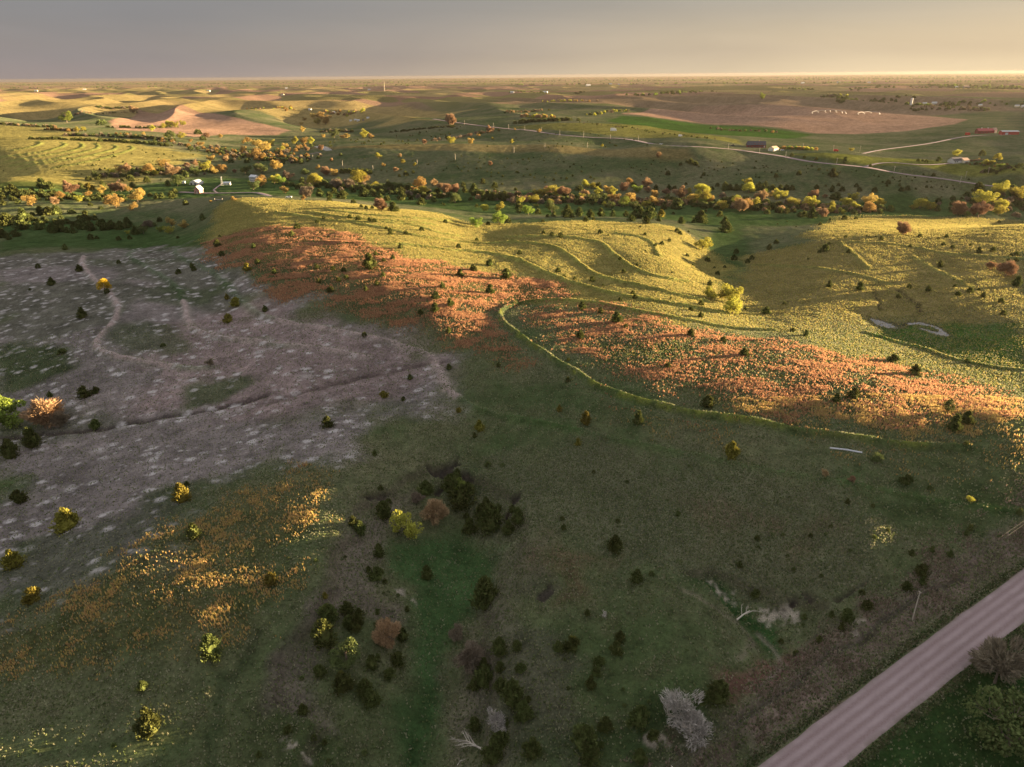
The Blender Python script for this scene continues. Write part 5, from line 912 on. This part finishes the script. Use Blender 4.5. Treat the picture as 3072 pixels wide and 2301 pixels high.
m = MB()
for sx in (-1, 1):
    for sy in (-1, 1): m.tube([(sx*1.1, sy*1.1, -.3), (sx*.15, sy*.15, 10)], [.09, .06], 4)
for z in (2.5, 5, 7.5):
    q = 1.1-.095*z
    for a, b in (((-q, -q), (q, -q)), ((q, -q), (q, q)), ((q, q), (-q, q)), ((-q, q), (-q, -q))): m.tube([(*a, z), (*b, z)], [.05, .05], 3)
part('tower', m, 'groof', r); m = MB()
for k in range(12): a = k/12*6.2832; m.add([(.3*math.cos(a), -.35, 10.3+.3*math.sin(a)), (1.4*math.cos(a-.12), -.35, 10.3+1.4*math.sin(a-.12)), (1.4*math.cos(a+.12), -.45, 10.3+1.4*math.sin(a+.12))], [(0, 1, 2)])
part('fan', m, 'wroof', r); part('tail', MB().box(-.03, .03, .3, 1.8, 9.9, 10.7), 'wroof', r)
p = at('A1', 2112, 1005); r = root('farmhouse', p, R(-30), 'two-storey white house half hidden by orange trees', 'house')
gable(r, 11, 8, 6, 2.2, 'white', 'groof', [('f', u_, z_, 1.1, 1.3) for u_ in (-3.6, -1.2, 1.2, 3.6) for z_ in (1, 3.9)]+[('l', -1.8, 3.9, 1., 1.3), ('l', 1.8, 3.9, 1., 1.3)], ('l', 0, 0, 1.1, 2.2))
p = at('A1', 1655, 1022); r = root('shed', p, R(8), 'low weathered open shed beside the round-roofed hut', 'shed'); gable(r, 9, 4, 1.6, .8, 'wood', 'groof')
p = at('A1', 1520, 1022); r = root('shed', p, R(8), 'pale small shed left of the round-roofed hut', 'shed'); gable(r, 4.5, 3.5, 2.2, .9, 'white', 'groof', door=('f', 0, 0, 1, 1.8))
p = at('A1', 1812, 1165); r = root('hay_wagon', p, R(15), 'old dark farm wagon standing below the dirt farm track', 'wagon')
part('deck', MB().box(-3.6, 3.6, -1.2, 1.2, .8, 1.05), 'wood', r); part('rack', MB().box(-3.6, -3.45, -1.2, 1.2, 1.05, 2.3).box(3.45, 3.6, -1.2, 1.2, 1.05, 2.0), 'wood', r)
def wheel(r, x, y, rad, w=.25, m_='tyre'):
    t = MB(); t.tube([(x, y-w/2, rad), (x, y+w/2, rad)], [rad, rad], 12); return part('wheel', t, m_, r)
for sx in (-2.4, 2.4):
    for sy in (-1.1, 1.1): wheel(r, sx, sy, .45)
# --- the red farmhouse and garage by the road
p = at('A3', 2065, 722); r = root('farmhouse', p, R(-8), 'long dark red farmhouse with grey dormer roof beside the tan-roofed garage', 'house')
gable(r, 25, 9.5, 3.6, 4.6, 'dkred', 'droof', [('f', u_, .9, 1.3, 1.5) for u_ in (-7, -4.4, -1.8, .8, 3.4, 6, 8.6)], ('f', 10.6, 0, 1.2, 2.2), chim=True, dorm=4)
gable(r, 7.5, 6, 3.6, 3.2, 'dkred', 'droof', [('f', -1.2, .9, 1.2, 1.4), ('f', 1.4, .9, 1.2, 1.4)], x0=-10.5, y0=-5.2)
p = at('A4', 132, 752); r = root('garage', p, R(38), 'tan-roofed white garage beside the gravel road and red farmhouse', 'garage')
gable(r, 11.5, 9.5, 3.4, 2.7, 'cream', 'troof', [('f', 3.4, 1.1, 1.1, 1.)], garage=[('f', -2.6, 0, 3, 2.6), ('f', 1.0, 0, 2.6, 2.6), ('l', -1.6, 0, 2.8, 2.6), ('l', 1.8, 0, 2.8, 2.6)])
p = at('A4', 1640, 850); r = root('farmhouse', p, R(18), 'dark-roofed house with a bright white end wall at the driveway end', 'house')
gable(r, 16, 9, 3.2, 3.2, 'white', 'droof', [('f', -5, 1, 1.3, 1.3), ('f', -2, 1, 1.3, 1.3), ('r', 0, 1, 1.4, 1.3)], ('f', .5, 0, 1.1, 2.1))
gable(r, 9, 8, 3.1, 2.5, 'cream', 'troof', garage=[('f', -1.8, 0, 3, 2.4), ('f', 1.8, 0, 3, 2.4)], x0=9.3, y0=-3.3)
p = at('A4', 1880, 606); r = root('barn', p, R(-4), 'red-roofed barn with a cream arched end beside the pale-roofed shed', 'barn')
gable(r, 27, 11, 4.2, 3.6, 'dkred', 'rroof', [('f', -7, 1, 1.5, 1.5), ('f', -2, 1, 1.5, 1.5), ('f', 4, 1, 1.5, 1.5)], garage=[('r', 0, 0, 3.5, 3.4)])
part('cupola', MB().box(-6.8, -5.6, -.6, .6, 7.6, 9.2), 'white', r); part('cupola', MB().box(3.6, 4.8, -.6, .6, 7.6, 9.2), 'white', r)
gable(r, 5, 10, 5.4, 3.4, 'cream', 'troof', garage=[('r', 0, 0, 3.4, 3.2)], x0=15.2)
p = at('A4', 2080, 618); r = root('shed', p, R(-6), 'bright red shed with a flat pale roof near the right edge', 'shed')
gable(r, 27, 11, 5.2, 1.2, 'red', 'wroof', garage=[('f', -6, 0, 4.4, 3.6), ('r', 0, 0, 4.6, 4)])
def truck(tag, x, y, rz, L, body, label, cat, nm='pickup_truck', box=False):
    p = at(tag, x, y); r = root(nm, p, rz, label, cat); h = L*.2
    m = MB().box(-L/2, L/2, -L*.18, L*.18, .4, .4+h*.85); part('body', m, body, r)
    if box: part('cargo_box', MB().box(-L/2, L*.22, -L*.17, L*.17, .4+h*.85, .4+h*2.2), body, r); part('cab', MB().box(L*.24, L*.46, -L*.17, L*.17, .4+h*.85, .4+h*1.7), body, r)
    else:
        c = MB(); zb, zt = .4+h*.85, .4+h*1.65; c.add([(-.05*L, -.17*L, zb), (.25*L, -.17*L, zb), (.25*L, .17*L, zb), (-.05*L, .17*L, zb), (0, -.14*L, zt), (.16*L, -.14*L, zt), (.16*L, .14*L, zt), (0, .14*L, zt)], [(4,5,6,7),(0,1,5,4),(1,2,6,5),(2,3,7,6),(3,0,4,7)]); part('cab', c, 'glass', r)
    for sx in (-.32, .32):
        for sy in (-1, 1): wheel(r, sx*L, sy*L*.17, .42)
truck('A4', 1740, 622, R(20), 9, 'carr', 'red farm truck parked on the lane left of the red barn', 'truck', 'farm_truck', True)
truck('A4', 650, 758, R(-10), 6, 'carr', 'small red and white truck on the pasture edge by the long driveway', 'truck', 'farm_truck', True)
truck('A4', 205, 750, R(15), 5, 'carw', 'white pickup parked right of the tan-roofed garage', 'pickup')
truck('A3', 1872, 712, R(-8), 5.2, 'cark', 'black car on the lawn left of the long red farmhouse', 'car', 'parked_car')
truck('A3', 1282, 700, R(-8), 5.2, 'carw', 'white car on the gravel road below the sunlit strip', 'car', 'parked_car')
truck('A3', 885, 588, R(-2), 11, 'carw', 'long white trailer standing on the green pasture above the road', 'trailer', 'trailer', True)
truck('A3', 1438, 634, R(-8), 6, 'carw', 'small white trailer on the crest beyond the gravel road', 'trailer', 'trailer', True)
truck('A2', 295, 1142, R(5), 5.2, 'carw', 'white car under the pinkish tree by the farm track', 'car', 'parked_car')
for k, (tag, x, y, L, wl, rf, lab) in enumerate([('A2', 665, 440, 15, 'white', 'wroof', 'white metal barn in front of the brown brush, above the distant farmyard'), ('A2', 808, 508, 11, 'white', 'wroof', 'white shed at the left end of the distant farmyard'), ('A2', 845, 500, 10, 'white', 'wroof', 'narrow white shed, second from the left in the distant farmyard'),
    ('A2', 870, 506, 12, 'white', 'groof', 'grey-roofed shed in the middle of the distant farmyard'), ('A2', 912, 503, 8, 'wood', 'droof', 'dark small shed in the distant farmyard'), ('A2', 950, 484, 11, 'white', 'wroof', 'white shed at the upper right of the distant farmyard'),
    ('A2', 242, 292, 26, 'cream', 'troof', 'big cream farmhouse on the sunlit far ridge'), ('A2', 470, 415, 14, 'white', 'wroof', 'white shed beside the upper valley road'), ('A2', 275, 238, 40, 'white', 'wroof', 'pale grain store beyond the far ridge'), ('A2', 960, 250, 36, 'white', 'wroof', 'white farm shed on the far dark ridge by the mast'),
    ('A3', 45, 273, 34, 'white', 'wroof', 'white barn at the left of the far tree row'), ('A3', 320, 273, 38, 'white', 'wroof', 'bright white barn at the right of the far tree row'), ('A3', 675, 216, 60, 'white', 'wroof', 'wide white sheds on the far plain'), ('A3', 860, 203, 46, 'white', 'wroof', 'white shed on the far plain right of the wide sheds'), ('A3', 930, 205, 34, 'white', 'groof', 'small white shed next to it on the far plain'),
    ('A3', 195, 470, 12, 'white', 'droof', 'small white house among the trees behind the dark windbreak'), ('A4', 375, 195, 55, 'white', 'wroof', 'white farm sheds far off near the right horizon'), ('A4', 672, 190, 45, 'white', 'wroof', 'bright white elevator shed near the right horizon'), ('A4', 925, 190, 40, 'white', 'wroof', 'pale shed on the plain near the right horizon'),
    ('A4', 1640, 232, 40, 'white', 'wroof', 'white house before the long far wood at right'), ('A4', 1725, 234, 60, 'wood', 'troof', 'long brown barn before the far wood at right'), ('A4', 1385, 368, 18, 'white', 'wroof', 'white sheds right of the white silo'), ('A4', 1465, 364, 20, 'white', 'wroof', 'pale sheds in the farmyard right of the silo'),
    ('A4', 2150, 388, 16, 'cream', 'wroof', 'cream shed in the far farmyard at the right edge'), ('A4', 2200, 390, 16, 'white', 'groof', 'grey-roofed white shed at the very right edge'), ('A4', 1845, 380, 14, 'cream', 'wroof', 'small cream shed below the far wood'), ('A1', 1730, 260, 36, 'white', 'wroof', 'white sheds on the far dark ridge at left'), ('A1', 700, 247, 40, 'white', 'wroof', 'white shed on the plain at far left'), ('A1', 300, 260, 36, 'cream', 'wroof', 'cream shed on the far left ridge')]):
    p = at(tag, x, y); r = root('farm_building', p, R((k*37) % 50-25), lab, 'building', 'far farm buildings'); L *= .72; gable(r, L, L*.5, L*.22+1, L*.12+.6, wl, rf, door=('f', 0, 0, L*.16, L*.16))
# --- towers
p = at('A4', 1272, 372); r = root('silo', p, 0, 'tall white silo in the far farmyard', 'silo'); m = MB().tube([(0, 0, -1), (0, 0, 17)], [3.2, 3.2], 16); part('barrel', m, 'white', r)
m = MB().tube([(0, 0, 17), (0, 0, 18.2), (0, 0, 18.9)], [3.3, 2.2, .4], 16); part('dome', m, 'wroof', r)
p = at('A2', 1088, 258); r = root('radio_mast', p, 0, 'thin dark mast on the far ridge', 'mast'); m = MB()
for a in (0, 2.1, 4.2): m.tube([(2.5*math.cos(a), 2.5*math.sin(a), -1), (.8*math.cos(a), .8*math.sin(a), 62)], [.8, .7], 4)
part('lattice', m, 'wood', r); part('head', MB().box(-3, 3, -3, 3, 60, 66), 'wood', r)
# --- centre-pivot irrigation arms on the far ploughed field
for pts, lab in (([(450,442),(500,433),(560,428),(600,427),(650,428),(700,436),(730,442)], 'longer white irrigation arm on the brown field'), ([(830,450),(880,444),(940,441),(1010,449)], 'shorter white irrigation arm on the right of the brown field')):
    q = np.array([at('A4', x, y+4) for x, y in pts]); r = root('pivot_sprinkler', q[0], 0, lab, 'sprinkler', 'centre pivot irrigation arms'); q = q-q[0]
    for i in range(len(q)-1):
        a, b = q[i], q[i+1]; mid = (a+b)/2; m = MB(); m.tube([a+(0, 0, 4), a*.75+b*.25+(0, 0, 5.2), mid+(0, 0, 5.6), a*.25+b*.75+(0, 0, 5.2), b+(0, 0, 4)], [.32]*5, 6); part('span', m, 'wroof', r)
    for a in q:
        m = MB(); m.tube([a+(-2, 0, 0), a+(0, 0, 4)], [.1, .1], 4); m.tube([a+(2, 0, 0), a+(0, 0, 4)], [.18, .18], 4); part('tower_leg', m, 'groof', r)
# --- poles and lines
def pole(p, h, label, arm=True, fat=.16, group='utility poles along the valley'):
    r = root('utility_pole', p, 0, label, 'utility pole', group); m = MB().tube([(0, 0, -.8), (0, 0, h)], [fat, fat*.75], 8); part('post', m, 'pole', r)
    if arm: part('crossarm', MB().box(-1.1, 1.1, -.07, .07, h-.75, h-.6), 'pole', r); part('insulator', MB().tube([(1., 0, h-.6), (1., 0, h-.3)], [.06, .04], 6).tube([(-1., 0, h-.6), (-1., 0, h-.3)], [.06, .04], 6), 'stone', r)
    return r
pA = at('D4', 1283, 440); 
# spacing of the near line follows the gravel road
top2 = P('D4', [(1340, 212)])[0]
hp = 9.2
for h_ in np.linspace(6, 13, 57):
    if to_px(pA+np.array((0, 0, h_)))[1] <= top2[1]: hp = h_; break
t1 = rays(P('D3', [(1372, 1550)]))[0]; ad_ = rdir/np.linalg.norm(rdir)
best = min(np.linspace(20, 120, 201), key=lambda s_: (lambda b: abs(to_px(np.array((b[0], b[1], float(lookup(b[0], b[1]))+hp)))[0]-(1520+1372*.36215)))(pA[:2]-ad_*s_))
line = [pA[:2]-ad_*best*k for k in (1, 0, -1, -2)]
NP = [np.array((q[0], q[1], float(lookup(q[0], q[1])))) for q in line]
print('near pole', hp, best)
for q, lb in zip(NP, ('wooden utility pole rising at the bottom edge beside the pale leafless trees', 'wooden utility pole leaning over the roadside ditch in the lower right', 'utility pole of the roadside line just past the right edge', 'utility pole of the roadside line further past the right edge')):
    r = pole(q, hp, lb, False, .14, 'poles of the near roadside line')
    part('bracket', MB().box(-.35, .35, -.05, .05, hp-.12, hp-.02), 'pole', r)
    r.rotation_euler.z = math.atan2(rdir[1], rdir[0])+math.pi/2
perp = np.array((rdir[1], -rdir[0], 0))
for k, (s_, lb) in enumerate(((-.35, 'upper left wire of the near roadside line'), (.35, 'lower right wire of the near roadside line'))):
    pts = []
    for a, b in zip(NP[:-1], NP[1:]):
        for t in np.linspace(0, 1, 14)[:-1]: q = a*(1-t)+b*t+np.array((0, 0, hp+.02-1.1*4*t*(1-t)))+perp*s_; pts.append(q)
    pts.append(NP[-1]+np.array((0, 0, hp))+perp*s_); m = MB().tube(pts, [.018]*len(pts), 4); link('power_wire', m.mesh('power_wire', MW['wire']), label=lb, category='wire', group='wires of the near roadside line')
MP = [('A2',495,825,30),('A2',740,880,48),('A2',992,917,42),('A2',1358,868,42),('A2',1673,828,50),('A2',2160,767,48),('A3',317,730,36),('A3',670,722,42)]
for k, (t_, x, y, h) in enumerate(MP):
    p = at(t_, x, y); pole(p, max(7, h*scale_at(p)*1.0), f'white pole across the pasture slope, {["first","second","third","fourth","fifth","sixth","seventh","last"][k]} from the left of its row', False, .2)
NPOS = ['first','second','third','fourth','fifth','sixth','seventh','eighth','ninth','tenth','eleventh','twelfth','thirteenth','fourteenth','fifteenth','sixteenth']
RP = [('A2',1750,532,28),('A2',1988,557,35),('A2',2115,572,38),('A3',150,584,38),('A3',290,592,30),('A3',440,624,44),('A3',636,642,50),('A3',857,657,42),('A3',1090,670,42),('A3',1835,740,40),('A3',2092,780,54),('A4',233,810,42),('A4',655,867,40),('A4',1130,937,52),('A4',1678,1022,60)]
for k, (t_, x, y, h) in enumerate(RP):
    p = at(t_, x, y); pole(p, max(8, h*scale_at(p)), f'utility pole beside the long straight gravel road, {NPOS[k]} from the left', True, .2)
for k, (t_, x, y, h, w_) in enumerate([('A4',376,740,42,'above the sunlit strip, left'),('A4',628,755,40,'above the sunlit strip, middle'),('A4',848,762,50,'at the start of the long driveway'),('A4',1722,980,42,'in the pasture right of the gravel road'),('A4',1910,945,34,'at the hedge near the right edge')]):
    p = at(t_, x, y); pole(p, max(8, h*scale_at(p)), 'pale utility pole '+w_, True, .18)
FP = []
# --- the long pipe in the grass
a = at('C4', 600, 402); b = at('C4', 868, 441); r = root('irrigation_pipe', (a+b)/2, 0, 'long pale metal pipe lying in the grass of the right slope', 'pipe'); c = (a+b)/2
for k, o in enumerate((-.22, .22)):
    d = (b-a)/np.linalg.norm(b-a); pn = np.array((-d[1], d[0], 0))*o; m = MB().tube([a-c+pn+(0, 0, .22), pn*1.0+(0, 0, float(lookup(c[0], c[1])-c[2])+.22), b-c+pn+(0, 0, .22)], [.17]*3, 8); part('length_of_pipe', m, 'pipe', r)
# --- fallen trees
def dead(tag, x, y, x2, y2, label, seed, nb, rad):
    a = at(tag, x, y); b = at(tag, x2, y2); L = float(np.linalg.norm(b-a)); r0 = np.random.default_rng(seed); r = root('fallen_tree', a, math.atan2((b-a)[1], (b-a)[0]), label, 'fallen tree')
    part('trunk', MB().tube([(0, 0, .2), (L*.35, .1, .3), (L*.62, -.05, .35)], [rad, rad*.8, rad*.5], 7), ML['palebark'], r)
    for k in range(nb):
        s = .25+.4*k/nb; sd_ = (-1)**k; m = MB(); p0 = np.array((L*s, 0, .3)); q = np.array((L*(.18+.2*r0.random()), sd_*L*(.10+.22*r0.random()), .15+L*.10*r0.random())); m.tube([p0, p0+q*.5+r0.normal(size=3)*.15, p0+q], [rad*.42, rad*.28, rad*.1], 5)
        for _ in range(3): e = p0+q*(.4+.5*r0.random()); m.tube([e, e+np.array((L*.14*r0.random()+.3, sd_*L*.12*r0.random(), r0.random()*.4))], [rad*.16, rad*.05], 4)
        part('branch', m, ML['palebark'], r)
dead('D2', 1935, 1535, 1670, 1470, 'dead branching tree lying on the grass near the bottom edge', 3, 9, .24)
dead('D3', 1905, 445, 2065, 368, 'pale dead log with stubby branches beside the eroded bank', 5, 4, .22)
dead('D2', 1690, 1650, 1755, 1560, 'thin broken branch lying below the dead branching tree', 8, 2, .09)
# fences: thin wire lines on wooden posts beside the near road
fl = np.array([r0w-rnrm*(RHW+9.5)+rdir*s for s in np.arange(-58, 230, 6.0)]); fl = fl[fl[:, 1] > 40]
fz = lookup(fl[:, 0], fl[:, 1]); r = root('wire_fence', (fl[0][0], fl[0][1], fz[0]), 0, 'thin wire fence on wooden posts along the roadside ditch', 'fence'); o0 = np.array((fl[0][0], fl[0][1], fz[0]))
for (x, y), z in zip(fl, fz): part('post', MB().tube([np.array((x, y, z-.3))-o0, np.array((x, y, z+1.25))-o0], [.06, .055], 6), 'wood', r)
for hh in (.45, .8, 1.15): part('wire', MB().tube([np.array((x, y, z+hh))-o0 for (x, y), z in zip(fl, fz)], [.006]*len(fl), 3), 'wire', r)
# ------------------------------------------------------------------ evening haze
def b_haze(nt, N, out):
    v = N('ShaderNodeVolumePrincipled', ins={'Color': (.22, .20, .19, 1), 'Density': HAZE, 'Anisotropy': .35}); nt.links.new(v.outputs[0], out.inputs['Volume'])
HAZE = 2.1e-5
zl = float(H.min())-1.5
hz = [(-46500, -60), (46500, -60), (46500, 46500), (-46500, 46500)]
hx = 370000
hv = [(x*8 if abs(x) < 1 else x*8.2, y, z) for z in (zl, 122.0) for x, y in hz]
link('haze', mk_mesh('haze', hv, [(3,2,1,0),(4,5,6,7),(0,1,5,4),(1,2,6,5),(2,3,7,6),(3,0,4,7)], [mat('evening_haze', b_haze)]), kind='stuff')
